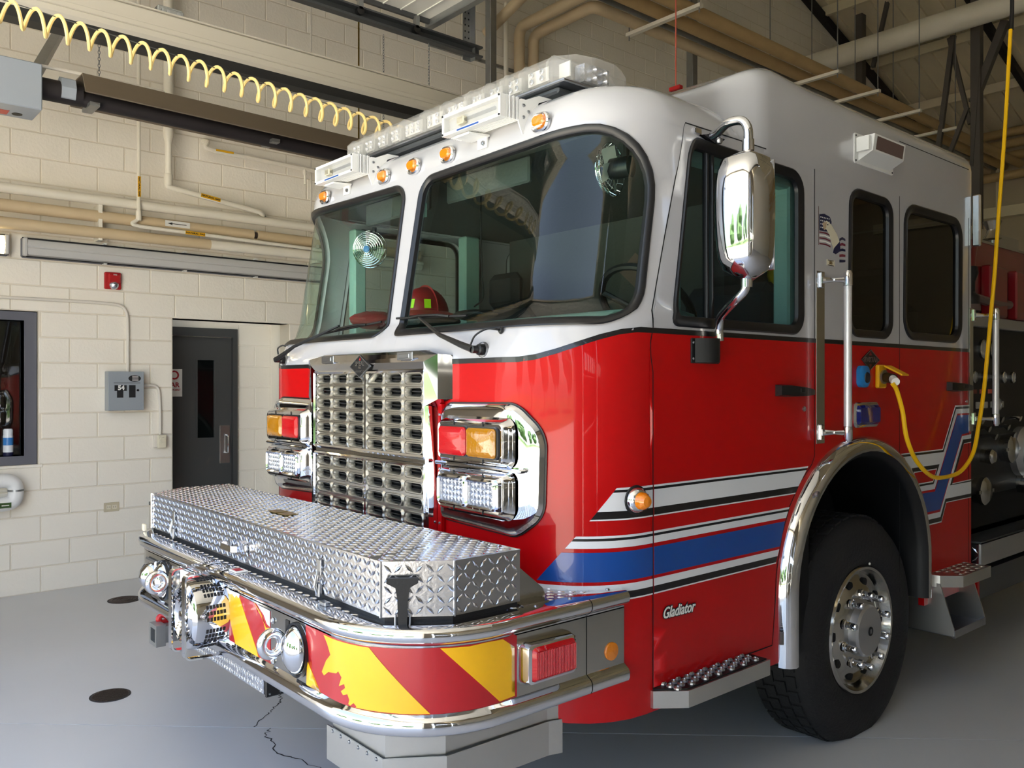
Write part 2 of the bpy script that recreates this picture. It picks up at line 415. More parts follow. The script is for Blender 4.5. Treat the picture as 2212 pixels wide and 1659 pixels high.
def cover(x, y, r, label, ringed):
    t = empty('floor_cover', (x, y, 0), label, 'drain cover')
    G().lathe([(r*1.04, 0), (r*1.04, .002), (r*.93, .0025), (r*.93, .0)], (x, y, .0), (0, 0, 1), 32).obj('rim', 'crack', t)
    G().lathe([(0, .003), (r*.93, .003), (r*.93, .0)], (x, y, 0), (0, 0, 1), 32).obj('plate', 'cast_iron', t)
    g = G()
    if ringed:
        for k in (.75, .5, .3): g.lathe([(r*k+.006, .003), (r*k+.004, .006), (r*k-.004, .006), (r*k-.006, .003)], (x, y, 0), (0, 0, 1), 28)
    else:
        for k in range(-5, 6):
            w = sqrt(max(.0001, (r*.88)**2-(k*r*.16)**2)); g.box((x+k*r*.16, y, .004), (r*.07, 2*w, .004))
    g.obj('rib', 'cast_iron', t)
cover(-1.645, -.582, .098, 'round ribbed iron floor cover out in the open bay floor', False)
cover(-3.70, .078, .115, 'round brown iron floor cover nearest the block wall', True)
G().box((-3.92, .33, .001), (.09, .12, .003), .5).obj('floor_patch', 'crack', fl, smooth=0)

# ---- block wall on the far side of the truck
WIN = (-2.0, -.372, 1.016, 2.235)           # y0 y1 z0 z1
DOOR = (.673, 1.77, -.1, 2.235)
wy0 = YFR
def wall_outline():
    return [(wy0, -.05), (YBK, -.05), (YBK, ZR(YBK)), (6.5, ZR(6.5)), (wy0, ZR(wy0))]
g = G(); panel(g, wall_outline(), [[(WIN[0], WIN[2]), (WIN[1], WIN[2]), (WIN[1], WIN[3]), (WIN[0], WIN[3])], [(DOOR[0], -.04), (DOOR[1], -.04), (DOOR[1], DOOR[3]), (DOOR[0], DOOR[3])]], FX(WX-.005), 0, -.195, h=3, grid=False)
wl_ = g.obj('wall_left', 'mortar', kind='structure', smooth=0)
BL, BH, J = .4195, .2032, .0045
Y0 = -.354
blocks = []
def cut(y0, y1, z0, z1, R):
    """block minus a rectangular opening (openings align with courses)"""
    if z1 <= R[2]+.02 or z0 >= R[3]-.02 or y1 <= R[0] or y0 >= R[1]: return [(y0, y1)]
    o = []
    if y0 < R[0]-.02: o.append((y0, R[0]))
    if y1 > R[1]+.02: o.append((R[1], y1))
    return o
for n in range(0, 48):
    z0 = n*BH; z1 = z0+BH; k0 = int((wy0-Y0)/BL)-2
    for k in range(k0, 60):
        y0 = Y0+k*BL+(0 if n % 2 == 0 else BL/2); y1 = y0+BL; y0 = max(y0, wy0); y1 = min(y1, YBK)
        if y1-y0 < .05: continue
        zt = min(ZR(y0), ZR(y1))
        if z1 > zt: continue
        segs = [(y0, y1)]
        for R in (WIN, DOOR):
            segs = [s for a, b in segs for s in cut(a, b, z0, z1, R)]
        for a, b in segs:
            if b-a > .03: blocks.append((a, b, z0, z1, n))
def blockmesh(w, h, e=.0055, b=.004):
    x, z = w/2-J, h/2-J
    vs = [(-e, -x, -z), (-e, x, -z), (-e, x, z), (-e, -x, z), (-b, -x, -z), (-b, x, -z), (-b, x, z), (-b, -x, z), (0, -x+b, -z+b), (0, x-b, -z+b), (0, x-b, z-b), (0, -x+b, z-b)]
    fs = [(8, 9, 10, 11)]+[(i, (i+1) % 4, (i+1) % 4+4, i+4) for i in range(4)]+[(i+4, (i+1) % 4+4, (i+1) % 4+8, i+8) for i in range(4)]
    return vs, fs
def near_key(b):
    y = (b[0]+b[1])/2; z = (b[2]+b[3])/2
    hid = (y > 1.9 and z < 3.35) or y < -.95 or (z > 5.2+.3*max(0, y)) or (y > .7 and y < 2.2 and z < .6)
    return (hid, hypot(y+1.886, 7.53, z-1.658))
blocks.sort(key=near_key)
bm_cache = {}
for a, b, z0, z1, n in blocks[:300]:
    key = round(b-a, 3)
    if key not in bm_cache:
        me = bpy.data.meshes.new('block'); me.from_pydata(*(lambda vf: (vf[0], [], vf[1]))(blockmesh(b-a, BH))); me.materials.append(MATS['wall_paint']); me.update(); bm_cache[key] = me
    o = bpy.data.objects.new('block', bm_cache[key]); finish(o, Vector((WX, (a+b)/2, (z0+z1)/2)), wl_, None, None, None, None)
g = G()
for a, b, z0, z1, n in blocks[300:]:
    vs, fs = blockmesh(b-a, BH); g.add([(WX+v[0], (a+b)/2+v[1], (z0+z1)/2+v[2]) for v in vs], fs)
g.obj('block_field', 'wall_paint', wl_, kind='stuff', smooth=0)
for y, m in ((2.0, 'conduit'), (2.53, 'hinge')):
    G().b2(WX-.002, WX+.004, y-.008, y+.008, 3.0, 6).obj('control_joint', m, wl_, smooth=0)
# alcove behind the wall with the door
al = G(); ya, yb, xb = .40, 1.77, WX-.40
al.add([(xb, ya, 0), (xb, yb, 0), (xb, yb, 2.5), (xb, ya, 2.5), (WX-.2, ya, 0), (WX-.2, yb, 0), (WX-.2, yb, 2.5), (WX-.2, ya, 2.5), (WX, yb, 0), (WX, yb, 2.24)],
       [(0, 1, 2, 3), (4, 0, 3, 7), (5, 6, 2, 1), (2, 6, 7, 3)])
alc = al.obj('wall_alcove', 'wall_paint', kind='structure', smooth=0)
for n in range(0, 11):
    for a, b in (((1.43, 1.60), (1.60, 1.765)) if n % 2 else ((1.43, 1.765),)):
        vs, fs = blockmesh(b-a, BH); G().add([(xb+.005+v[0], (a+b)/2+v[1], (n+.5)*BH+v[2]) for v in vs], fs).obj('block', 'wall_paint', alc, smooth=0)
G().b2(WX-.2, WX-.001, DOOR[0], DOOR[1], 2.235, 2.25).obj('lintel', 'wall_paint', alc, smooth=0)
# door leaf and frame
dr = empty('door_1', (xb+.02, .9, 0)); dr['kind'] = 'structure'
g = G(); xf = xb+.03
panel(g, [(.42, .0), (1.411, .0), (1.411, 2.185), (.42, 2.185)], [[(.47, -.01), (1.365, -.01), (1.365, 2.105), (.47, 2.105)]], FX(xf), .01, -.03, h=2, grid=False)
g.obj('door_frame', 'door_grey', dr, smooth=0)
vis = [(1.027, 1.15), (1.194, 1.15), (1.194, 1.885), (1.027, 1.885)]
g = G(); panel(g, [(.475, .008), (1.36, .008), (1.36, 2.10), (.475, 2.10)], [vis], FX(xf-.012), 0, -.025, h=2, grid=False); leaf = g.obj('door_leaf', 'door_grey', dr, smooth=0)
band(G(), vis, FX(xf-.012), [(.012, 0), (.012, .006), (-.004, .006), (-.004, -.01)], 1).obj('glazing_bead', 'door_grey', leaf, smooth=0)
panel(G(), vis, [], FX(xf-.022), 0, h=2, grid=False).obj('vision_pane', 'dark_glass', leaf, smooth=0)
panel(G(), vis, [], FX(xf-.05), 0, h=2, grid=False).obj('dark_corridor', 'dark_void', leaf, smooth=0)
pl = G().b2(xf-.013, xf-.008, 1.243, 1.342, .90, 1.263, .002).obj('pull_plate', 'aluminium', leaf)
G().tube(bend([(xf-.01, 1.305, 1.0), (xf+.035, 1.305, 1.0), (xf+.035, 1.305, 1.17), (xf-.01, 1.305, 1.17)], .02), .007).obj('pull_handle', 'chrome', pl)
sg_ = G().b2(xf-.0125, xf-.010, .655, .889, 1.542, 1.796).obj('sign_board', 'label_white', leaf, smooth=0)
for s, z, sz in (('NO', 1.735, .115), ('GEAR', 1.648, .062), ('PAST THIS POINT', 1.602, .026)):
    text('lettering', s, sz, frame((xf-.0095, .772 if s != 'GEAR' else .785, z), (0, 1, 0), (0, 0, 1)), 'ink_red', sg_, bold=.002 if sz > .05 else .0006)
# window beside the panel
wn = empty('window_1', (WX, -1.3, 1.016)); wn['kind'] = 'structure'
wo = [(WIN[0], WIN[2]+.005), (WIN[1]-.006, WIN[2]+.005), (WIN[1]-.006, WIN[3]-.006), (WIN[0], WIN[3]-.006)]
wi = [(WIN[0]+.08, WIN[2]+.075), (WIN[1]-.095, WIN[2]+.075), (WIN[1]-.095, WIN[3]-.075), (WIN[0]+.08, WIN[3]-.075)]
g = G(); panel(g, wo, [wi], FX(WX-.03), 0, -.15, h=3, grid=False); g.obj('window_frame', 'frame_grey', wn, smooth=0)
band(G(), wi, FX(WX-.05), [(.018, .02), (.018, .026), (0, .026), (0, -.1)], 3).obj('glazing_stop', 'frame_grey', wn, smooth=0)
panel(G(), wi, [], FX(WX-.12), 0, h=3, grid=False).obj('pane', 'window_glass', wn, smooth=0)
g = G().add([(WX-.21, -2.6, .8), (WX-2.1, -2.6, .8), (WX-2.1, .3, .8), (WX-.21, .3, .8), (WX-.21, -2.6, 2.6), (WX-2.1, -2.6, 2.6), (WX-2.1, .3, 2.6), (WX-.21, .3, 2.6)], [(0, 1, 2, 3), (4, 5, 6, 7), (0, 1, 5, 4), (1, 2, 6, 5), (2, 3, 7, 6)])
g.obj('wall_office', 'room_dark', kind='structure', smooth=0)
G().b2(WX-.03, WX+.012, WIN[0], WIN[1]+.03, WIN[2]-.02, WIN[2]+.004, .004).obj('window_sill', 'wall_paint', wn)
bt = empty('spray_bottle', (WX-.095, -.565, 1.091), 'white and blue spray bottle standing on the grey window sill', 'bottle')
G().lathe([(.0, 0), (.033, 0), (.036, .006), (.036, .03)], (WX-.095, -.565, 1.091), (0, 0, 1), 20).obj('base', 'navy', bt)
G().lathe([(.036, .03), (.036, .155), (.033, .165)], (WX-.095, -.565, 1.091), (0, 0, 1), 20).obj('body', 'bottle_white', bt)
G().lathe([(.0365, .085), (.0365, .145)], (WX-.095, -.565, 1.091), (0, 0, 1), 20).obj('label_band', 'bottle_blue', bt)
G().lathe([(.033, .165), (.033, .205), (.028, .214), (0, .214)], (WX-.095, -.565, 1.091), (0, 0, 1), 20).obj('cap', 'bottle_white', bt)

# ---- roof, other walls
rf = G(); xs = (WX-.3, XR)
rf.add([(x, y, z+ZR(y)) for x in xs for y, z in ((YFR-.3, .0), (6.5, .0), (YBK+.3, .0))]+[(x, y, .15+ZR(y)) for x in xs for y in (YFR-.3, 6.5, YBK+.3)], [(0, 1, 4, 3), (1, 2, 5, 4), (6, 9, 10, 7), (7, 10, 11, 8), (0, 6, 7, 1), (1, 7, 8, 2), (0, 3, 9, 6), (2, 8, 11, 5), (3, 4, 10, 9), (4, 5, 11, 10)])
rfo = rf.obj('ceiling', 'deck', kind='structure', smooth=0)
g = G(); x = WX+.1
while x < 7:
    p = [(x, 6.8, ZR(6.8)-.02), (x, YBK, ZR(YBK)-.02)]
    a, b = Vector(p[0]), Vector(p[1]); c = (a+b)/2; g.box(c, (.09, (b-a).length, .05), rx=atan2(b.z-a.z, b.y-a.y)); x += .305
g.obj('deck_ribs', 'deck', rfo, kind='stuff', smooth=0)
for y in (8.2, 9.7, 11.6, 13.2, 14.7):
    G().box(((WX+XR)/2, y, ZR(y)-.14), (XR-WX-.1, .07, .16)).obj('purlin', 'deck', rfo, smooth=0)
for x in (WX+.06, -2.2, 1.8, 5.0):
    a, b = Vector((x, 6.6, ZR(6.6)-.25)), Vector((x, YBK-.1, ZR(YBK-.1)-.25)); c = (a+b)/2
    G().box(c, (.1, (b-a).length, .13), rx=atan2(b.z-a.z, b.y-a.y)).obj('rafter', 'joist_dark', rfo, smooth=0)
for i, (a, b, w) in enumerate((((-3.398, 12, 8.044), (-3.65, 12, 7.0), .06), ((-2.36, 12, 7.128), (-2.6, 12, 5.3), .07), ((-2.439, 12.05, 7.129), (-2.13, 12.05, 5.7), .06), ((-1.613, 12, 7.115), (-2.063, 12, 6.0), .11), ((-2.15, 12, 5.95), (-2.45, 12, 5.2), .06), ((-1.95, 11.9, 6.6), (-2.05, 11.9, 5.0), .05))):
    a, b = Vector(a), Vector(b); c = (a+b)/2; d = b-a
    G().box(c, (w, w, d.length), ry=atan2(d.x, d.z)).obj('truss_brace', 'joist', rfo, smooth=0)
for x, y, z0, w in ((-3.9, 3.88, 4.0, .09), (-3.36, 6.68, 4.2, .1), (-3.9, 12.05, 4.0, .14), (-2.0, 11.96, 4.0, .14)):
    G().b2(x-w/2, x+w/2, y-w/2, y+w/2, z0, ZR(y)-.05, .006).obj('hanger_post', 'joist' if w > .12 else 'galv', rfo)
G().add([(WX-.3, YBK, 0), (XR, YBK, 0), (XR, YBK, 8), (WX-.3, YBK, 8)], [(0, 1, 2, 3)]).obj('wall_back', 'rear_wall', kind='structure', smooth=0)
wb = bpy.data.objects['wall_back']
for x in (-3.2, -2.0, -.8, .4): G().b2(x, x+.06, YBK-.08, YBK-.01, 0, 6.0).obj('wall_stud', 'deck', wb, smooth=0)
G().b2(WX, 8, YBK-.25, YBK-.02, 4.9, 5.1).obj('girt', 'deck', wb, smooth=0)
G().add([(XR, YFR-.3, 0), (XR, YBK, 0), (XR, YBK, 9.6), (XR, YFR-.3, 9.6)], [(0, 1, 2, 3)]).obj('wall_right', 'wall_paint', kind='structure', smooth=0)
# front wall with the open bay door and two closed glazed doors
OP = [(-2.2, 3.7), (4.6, 8.1), (8.6, 11.7)]
g = G(); panel(g, [(WX-2.2, -.05), (XR, -.05), (XR, 6.4), (WX-2.2, 6.4)], [[(a, -.04), (b, -.04), (b, 4.3), (a, 4.3)] for a, b in OP], FY(YFR), 0, .25, h=4, grid=False)
g.obj('wall_front', 'outer_wall', kind='structure', smooth=0)
for i, (a, b) in enumerate(OP[1:]):
    d = empty('door_%d' % (i+2), ((a+b)/2, YFR, 0)); d['kind'] = 'structure'
    for k in range(7):
        z0 = k*.62; z1 = z0+.61; hs = []
        if k in (3,):
            n = 6
            hs = [rect(a+.12+(b-a-.24)*q/n+.05, a+.12+(b-a-.24)*(q+1)/n-.05, z0+.1, z1-.1, .03, 3) for q in range(n)]
        g = G(); panel(g, [(a+.01, z0), (b-.01, z0), (b-.01, min(z1, 4.29)), (a+.01, min(z1, 4.29))], hs, FY(YFR+.1), 0, -.04, h=4, grid=False); s_ = g.obj('door_section', 'garage_panel', d, smooth=0)
        for h_ in hs: panel(G(), h_, [], FY(YFR+.12), 0, h=4, grid=False).obj('pane', 'clear_lens', s_, smooth=0)
# open overhead door lying under its tracks
od = empty('door_4', (.1, -1, 4.42)); od['kind'] = 'structure'
for k in range(7):
    y1 = 1.84-k*.62; g = G().b2(-2.14, 4.06, y1-.612, y1, 4.42, 4.47)
    for q in range(1, 4): g.b2(-2.14, 4.06, y1-.15*q-.005, y1-.15*q+.005, 4.413, 4.42)
    g.obj('door_section', 'garage_panel', od, smooth=0)
G().b2(-2.15, 4.06, 1.80, 1.86, 4.37, 4.50, .004).obj('strut', 'galv', od)
for x, sgn in ((-2.1, 1), (4.12, -1)):
    prof = [(-.03, .045), (-.03, .04), (.03, .045), (.035, .03), (-.02, .03), (-.02, -.03), (.035, -.03), (.03, -.045), (-.03, -.045)]
    G().sweep([(p*sgn, q) for p, q in prof], [((x, y, 4.29), (1, 0, 0), (0, 0, 1)) for y in (-2.4, 2.3)]).obj('track', 'galv_dark', od, smooth=0)
    G().b2(x-.012, x+.012, -2.4, 1.85, 4.385, 4.42).obj('side_stile', 'galv_dark', od, smooth=0)
    for y in (1.19, 1.67, .55):
        r = G().cyl((x+.005*sgn, y, 4.30), (x+.04*sgn, y, 4.30), .03).obj('roller', 'black_plastic', od)
        G().b2(x+.02*sgn-.02, x+.02*sgn+.02, y-.012, y+.02, 4.31, 4.40).obj('bracket', 'galv', r, smooth=0)
    s_ = G().b2(x-.05, x-.045, 2.16, 2.24, 4.22, 6.2).b2(x-.05, x+.01, 2.235, 2.24, 4.22, 6.2).obj('track_hanger', 'galv', od, smooth=0)
    g = G()
    for k in range(24):
        for q in (2.18, 2.215): g.box((x-.0435, q, 4.3+k*.05), (.004, .009, .012))
    g.obj('punch_hole', 'ink', s_, kind='stuff', smooth=0)
# outside
G().b2(-30, 40, -26, YFR-.1, -.12, -.02).obj('ground_apron', 'apron_concrete', kind='structure', smooth=0)
G().b2(-60, 70, -80, -26, -.16, -.04).obj('ground_lawn', 'grass', kind='structure', smooth=0)
for i, (x, y, r) in enumerate(((-22, -40, 5), (-9, -46, 6), (5, -43, 4.6), (17, -47, 6.5), (30, -41, 5))):
    t = empty('tree', (x, y, 0), ['broad green tree far left across the lawn', 'tall green tree left of the middle across the lawn', 'small green tree in the middle across the lawn', 'big green tree right of the middle across the lawn', 'green tree far right across the lawn'][i], 'tree', 'trees across the lawn outside')
    g = G()
    for k in range(9):
        a = k*2.4; c = Vector((x+cos(a)*r*.45, y+sin(a)*r*.45, r*.75+(k % 3)*r*.33)); q = r*.55
        g.lathe([(q*sin(pi*j/6)*random.uniform(.85, 1.1), -q*cos(pi*j/6)) for j in range(7)], c, (0, 0, 1), 9)
    g.obj('crown', 'leaf', t); G().cyl((x, y, -.1), (x, y, r*.8), .3, .2, 8).obj('trunk', 'joist', t)

# ================================================================== THINGS ON THE BLOCK WALL AND OVERHEAD
XP = WX+.13
def pipe(name, pts, r, m, label, cat='pipe', fil=.05, group=None, seg=12): return G().tube(bend(pts, fil), r, seg).obj(name, m, None, label, cat, group)
p1 = pipe('water_pipe', [(XP, -1.6, 3.155), (XP, 3.2, 3.165)], .041, 'pipe_paint', 'topmost cream pipe running along the block wall above the tan pipe')
p2 = empty('insulated_pipe', (XP-.03, .8, 3.0), 'tan insulated pipe with black arrow label along the block wall', 'pipe')
G().cyl((XP-.03, -1.6, 3.03), (XP-.03, 1.36, 3.028), .048).obj('insulation', 'pipe_tan', p2); G().cyl((XP-.03, 1.40, 3.028), (XP-.03, 3.2, 3.026), .048).obj('insulation', 'pipe_tan', p2)
G().cyl((XP-.03, 1.35, 3.028), (XP-.03, 1.41, 3.028), .03).obj('bare_joint', 'cast_iron', p2)
ar = G().add([(XP+.0205, .56, 3.008), (XP+.0205, .77, 3.008), (XP+.0205, .77, 3.058), (XP+.0205, .56, 3.058)], [(0, 1, 2, 3)]).obj('arrow_label', 'label_white', p2, smooth=0)
G().add([(XP+.0212, y, z) for y, z in ((.58, 3.033), (.62, 3.045), (.62, 3.036), (.74, 3.036), (.74, 3.030), (.62, 3.030), (.62, 3.021))], [(0, 1, 2), (0, 2, 5), (0, 5, 6), (2, 3, 4, 5)]).obj('arrow', 'ink', ar, smooth=0)
p3 = empty('lower_pipe', (XP, .8, 2.84), 'lowest thick cream pipe just above the long fluorescent fixture', 'pipe')
G().cyl((XP, -1.6, 2.888), (XP, .95, 2.892), .046).obj('pipe_run', 'pipe_tan', p3); G().cyl((XP, .95, 2.892), (XP, 3.2, 2.90), .044).obj('pipe_run', 'pipe_paint', p3)
for y in (.05, 2.0): G().b2(WX, XP+.01, y-.015, y+.015, 2.83, 3.12).obj('pipe_hanger', 'pipe_paint', p3, smooth=0)
XG = XP+.05
g1 = empty('gas_pipe', (XG, .34, 2.97), 'thin vertical cream gas pipe turning right below the cream pipe', 'pipe')
G().tube(bend([(XG, .335, 5.6), (XG, .335, 3.03), (XG, .27, 2.985), (XG, .34, 2.972), (XG, 3.2, 2.93)], .03), .0155, 10).obj('pipe_run', 'pipe_paint', g1)
G().cyl((XG, .335, 3.10), (XG, .335, 3.02), .023).obj('fitting', 'pipe_paint', g1)
def gastag(par, o, xa, za, L, h):
    x = Vector(xa).normalized(); z = Vector(za).normalized(); o = Vector(o)
    t = G().add([o-x*L/2-z*h/2, o+x*L/2-z*h/2, o+x*L/2+z*h/2, o-x*L/2+z*h/2], [(0, 1, 2, 3)]).obj('pipe_label', 'label_yellow', par, smooth=0)
    n = x.cross(z); text('lettering', 'NATURAL GAS', h*.62, frame(o+n*.0012, x, z), 'ink', t, bold=.0006, sx=L/(h*.62*7.0))
gastag(g1, (XG+.0175, .335, 3.30), (0, 0, -1), (0, 1, 0), .17, .026)
gastag(g1, (XG+.0175, .80, 2.963), (0, 1, -.015), (0, .015, 1), .17, .03)
g2 = empty('branch_gas_pipe', (XP, .6, 3.3), 'wider vertical cream gas pipe with elbow and branch sloping down to the right', 'pipe')
G().tube([(XP, .594, 5.8), (XP, .594, 3.80)], .042, 14).obj('pipe_run', 'pipe_paint', g2)
G().lathe([(.044, .08), (.044, .03), (.028, -.04), (.028, -.36)], (XP, .594, 3.76), (0, 0, 1), 16).obj('reducer', 'pipe_paint', g2)
G().lathe([(.034, 0), (.036, .03), (.036, .09), (.03, .1)], (XP, .592, 3.36), (0, 0, 1), 16).obj('elbow', 'pipe_paint', g2)
G().tube(bend([(XP, .592, 3.42), (XP, .575, 3.352), (XP+.01, .68, 3.335), (XP+.02, 1.43, 3.235), (XP-.05, 1.47, 3.20)], .05), .024, 12).obj('branch', 'pipe_paint', g2)
gastag(g2, (XP+.042, .945, 3.30), (0, 1, -.135), (0, .135, 1), .175, .034)
g3 = empty('upper_gas_pipe', (XP, 1.2, 3.7), 'short cream pipe elbowing out below the tube heater and running right', 'pipe')
G().tube(bend([(WX-.02, .94, 3.84), (XP, .935, 3.80), (XP, .90, 3.745), (XP, .98, 3.732), (XP, 2.6, 3.70)], .03), .021, 10).obj('pipe_run', 'pipe_paint', g3)
G().box((XP+.02, 1.08, 3.735), (.006, .16, .018)).obj('pipe_label', 'label_yellow', g3, smooth=0)
G().tube(bend([(XP, 1.86, 3.715), (XP+.02, 1.86, 3.64), (XP+.02, 1.86, 3.56)], .02), [.018]*2+[.012]*6, 8).obj('hanger_rod', 'pipe_paint', g3)
# long fluorescent fixture and the lit short one
def fixture(name, y0, y1, z0, z1, label, lit):
    t = empty(name, (WX, (y0+y1)/2, z0), label, 'light fixture'); h = z1-z0
    G().b2(WX, WX+.05, y0, y1, z0, z1, .012).obj('housing', 'frame_grey', t)
    for z in (z0+.004, z1-.010): G().b2(WX+.048, WX+.062, y0+.004, y1-.004, z, z+.006).obj('gasket_strip', 'gasket', t, smooth=0)
    prof = [(.048, .012), (.085, .022), (.098, .045), (.101, .07), (.094, .08), (.101, .09), (.098, .115), (.085, h-.022), (.048, h-.012)]
    g = G(); g.rings([[(WX+a_, y0+.012, z0+b_) for a_, b_ in prof]]+[[(WX+a_, y, z0+b_) for a_, b_ in prof] for y in (y0+.03, y1-.03)]+[[(WX+.05, y1-.012, z0+b_) for a_, b_ in prof]], False, False)
    for y in (y0+.012, y1-.012): g.add([(WX+a_, y, z0+b_) for a_, b_ in prof], [tuple(range(len(prof)))])
    g.obj('lens', 'tube_lamp' if lit else 'lens_grey', t)
    for y in (y0+.02, y1-.02): G().b2(WX+.045, WX+.104, y-.016, y+.016, z0+.008, z1-.008, .008).obj('end_cap', 'lens_grey', t)
    return t
fx = fixture('fluorescent_fixture', -.50, 2.35, 2.648, 2.808, 'long unlit fluorescent strip fixture along the block wall below the pipes', False)
for y in (.1, .75, 1.4): [G().b2(WX+.04, WX+.1, y-.012, y+.012, q, q+.009).obj('clip', 'label_white', fx, smooth=0) for q in (2.806, 2.641)]
fixture('short_fixture', -1.6, -.585, 2.648, 2.815, 'short lit warm fluorescent fixture at the left end of the long fixture', True)
# fire alarm strobe
t = empty('fire_alarm', (WX, .176, 2.448), 'red fire alarm strobe with clear flash lens on the block wall', 'fire alarm')
G().b2(WX, WX+.035, .111, .242, 2.448, 2.59, .008).obj('backplate', 'alarm_red', t)
G().b2(WX+.03, WX+.06, .135, .232, 2.50, 2.575, .01).obj('sounder', 'alarm_red', t)
text('lettering', 'FIRE', .016, frame((WX+.0615, .185, 2.566), (0, 1, 0), (0, 0, 1)), 'label_white', t)
G().lathe([(.038, 0), (.034, .015), (.02, .028), (0, .032)], (WX+.034, .182, 2.483), (1, 0, 0), 16).obj('strobe_lens', 'led_face', t)
# electrical panel, conduits, thermostat, outlet
t = empty('control_panel', (WX, .26, 1.437), 'grey control panel numbered 54 with oval black logo on the block wall', 'electrical panel')
G().b2(WX, WX+.10, .118, .402, 1.437, 1.762, .004).obj('enclosure', 'panel_grey', t)
cd = G().b2(WX+.10, WX+.106, .120, .400, 1.44, 1.76, .002).obj('cover', 'panel_grey', t)
xq = WX+.1065
G().prism([(.325+.05*cos(k*pi/12), 1.705+.028*sin(k*pi/12)) for k in range(24)], FX(xq), 0, .001).obj('logo_oval', 'ink', cd, smooth=0)
for k in range(4): G().b2(xq+.001, xq+.0015, .305, .355, 1.688+k*.011, 1.692+k*.011).obj('logo_line', 'label_white', cd, smooth=0)
G().b2(xq, xq+.001, .16, .37, 1.665, 1.669).obj('print_line', 'ink', cd, smooth=0)
G().b2(xq, xq+.001, .166, .262, 1.60, 1.648).b2(xq, xq+.001, .185, .235, 1.545, 1.60).obj('number_plate', 'ink', cd, smooth=0)
text('lettering', '54', .052, frame((xq+.0015, .218, 1.625), (0, 1, 0), (0, 0, 1)), 'label_white', cd, bold=.002)
G().b2(xq, xq+.001, .28, .332, 1.545, 1.648).obj('switch_window', 'ink', cd, smooth=0)
G().lathe([(.010, 0), (.010, .006), (0, .006)], (xq, .35, 1.605), (1, 0, 0), 12).obj('lock', 'black_plastic', cd)
XC = WX+.016
pipe('conduit', [(XC, -1.5, 2.328), (XC, .06, 2.332), (XC, .29, 2.32), (XC, .297, 2.1), (XC, .297, 1.76)], .0125, 'conduit', 'thin cream conduit running level then down into the grey control panel', 'conduit', .17)
pipe('conduit', [(XC+.03, .402, 1.648), (XC, .55, 1.648), (XC, .563, 1.44), (XC, .563, 1.22)], .0115, 'conduit', 'short cream conduit from the control panel down to the thermostat', 'conduit', .12)
t = empty('thermostat', (WX, .555, 1.105), 'small ivory thermostat box with round dial beside the alcove', 'thermostat')
G().b2(WX, WX+.03, .507, .6, 1.108, 1.218, .005).obj('back_box', 'conduit', t); c_ = G().b2(WX+.03, WX+.062, .53, .603, 1.105, 1.222, .006).obj('cover', 'ivory', t)
G().lathe([(.026, 0), (.024, .008), (.0, .008)], (WX+.062, .568, 1.175), (1, 0, 0), 20).obj('dial', 'ivory', c_)
t = empty('wall_outlet', (WX, .171, .588), 'ivory duplex wall outlet low on the block wall', 'outlet')
G().b2(WX, WX+.008, .111, .231, .592, .668, .003).obj('cover_plate', 'almond', t)
for y in (.148, .194):
    o = G().b2(WX+.008, WX+.011, y-.018, y+.018, .612, .648, .002).obj('socket', 'ivory', t)
    G().b2(WX+.011, WX+.0115, y-.009, y-.006, .622, .638).b2(WX+.011, WX+.0115, y+.006, y+.009, .622, .638).obj('slot', 'ink', o, smooth=0)
t = empty('wrapped_pipe', (WX+.09, -.7, .68), 'white wrapped pipe bend with green label below the window', 'pipe')
G().tube(bend([(WX+.09, -1.5, .915), (WX+.09, -.545, .915), (WX+.09, -.545, .735), (WX+.09, -1.5, .735)], .09, 8), .055, 16).obj('wrapping', 'white_metal', t)
G().tube([(WX+.09, -.545, .845), (WX+.09, -.545, .83)], .057, 16).obj('strap', 'galv', t)
gl = G().b2(WX+.146, WX+.148, -.80, -.585, .712, .752).obj('green_label', 'leaf', t, smooth=0); G().b2(WX+.148, WX+.149, -.65, -.60, .728, .735).obj('arrow', 'label_white', gl, smooth=0)

# ---- radiant tube heater
t = empty('tube_heater', (-2.9, .3, 3.35), 'grey-brown radiant tube heater with pale blue burner box hung along the wall', 'heater')
XH = -2.9
G().b2(XH-.14, XH+.14, -1.15, -.675, 3.37, 3.66, .006).obj('burner_box', 'heater_box', t)
G().prism([(XH-.05+.035*cos(k*pi/10), -.78+.03*sin(k*pi/10)) for k in range(20)], FZ(3.3695), 0, -.001).obj('maker_badge', 'ink', t, smooth=0)
G().b2(XH-.1, XH, -.92, -.83, 3.3685, 3.3695).obj('warning_label', 'alarm_red', t, smooth=0)
G().cyl((XH, -.68, 3.55), (XH, -.42, 3.55), .07).obj('collar_pipe', 'heater_tube', t)
G().lathe([(.085, 0), (.085, .085)], (XH, -.55, 3.565), (0, 1, 0), 8, True).obj('coupling', 'heater_box', t)
prof = [(-.20, -.055), (-.19, -.06), (-.11, .075), (.11, .075), (.19, -.06), (.20, -.055), (.115, .083), (-.115, .083)]
G().rings([[(XH+a, y, 3.585-.018*(y+.44)+b) for a, b in prof] for y in (-.44, 2.2)], True, True).obj('reflector', 'heater_tan', t, smooth=0)
G().cyl((XH, -.44, 3.535), (XH, 2.2, 3.487), .052).obj('radiant_tube', 'heater_tube', t)
for y in (-.36, .9): G().b2(XH-.1, XH+.1, y-.03, y+.03, 3.475, 3.50).obj('tube_hanger', 'galv', t, smooth=0)
G().tube(bend([(XH-.02, -.66, 3.70), (XH+.03, .10, 3.69), (XH-.08, .13, 3.66)], .03), .012, 8).obj('gas_line', 'conduit', t)
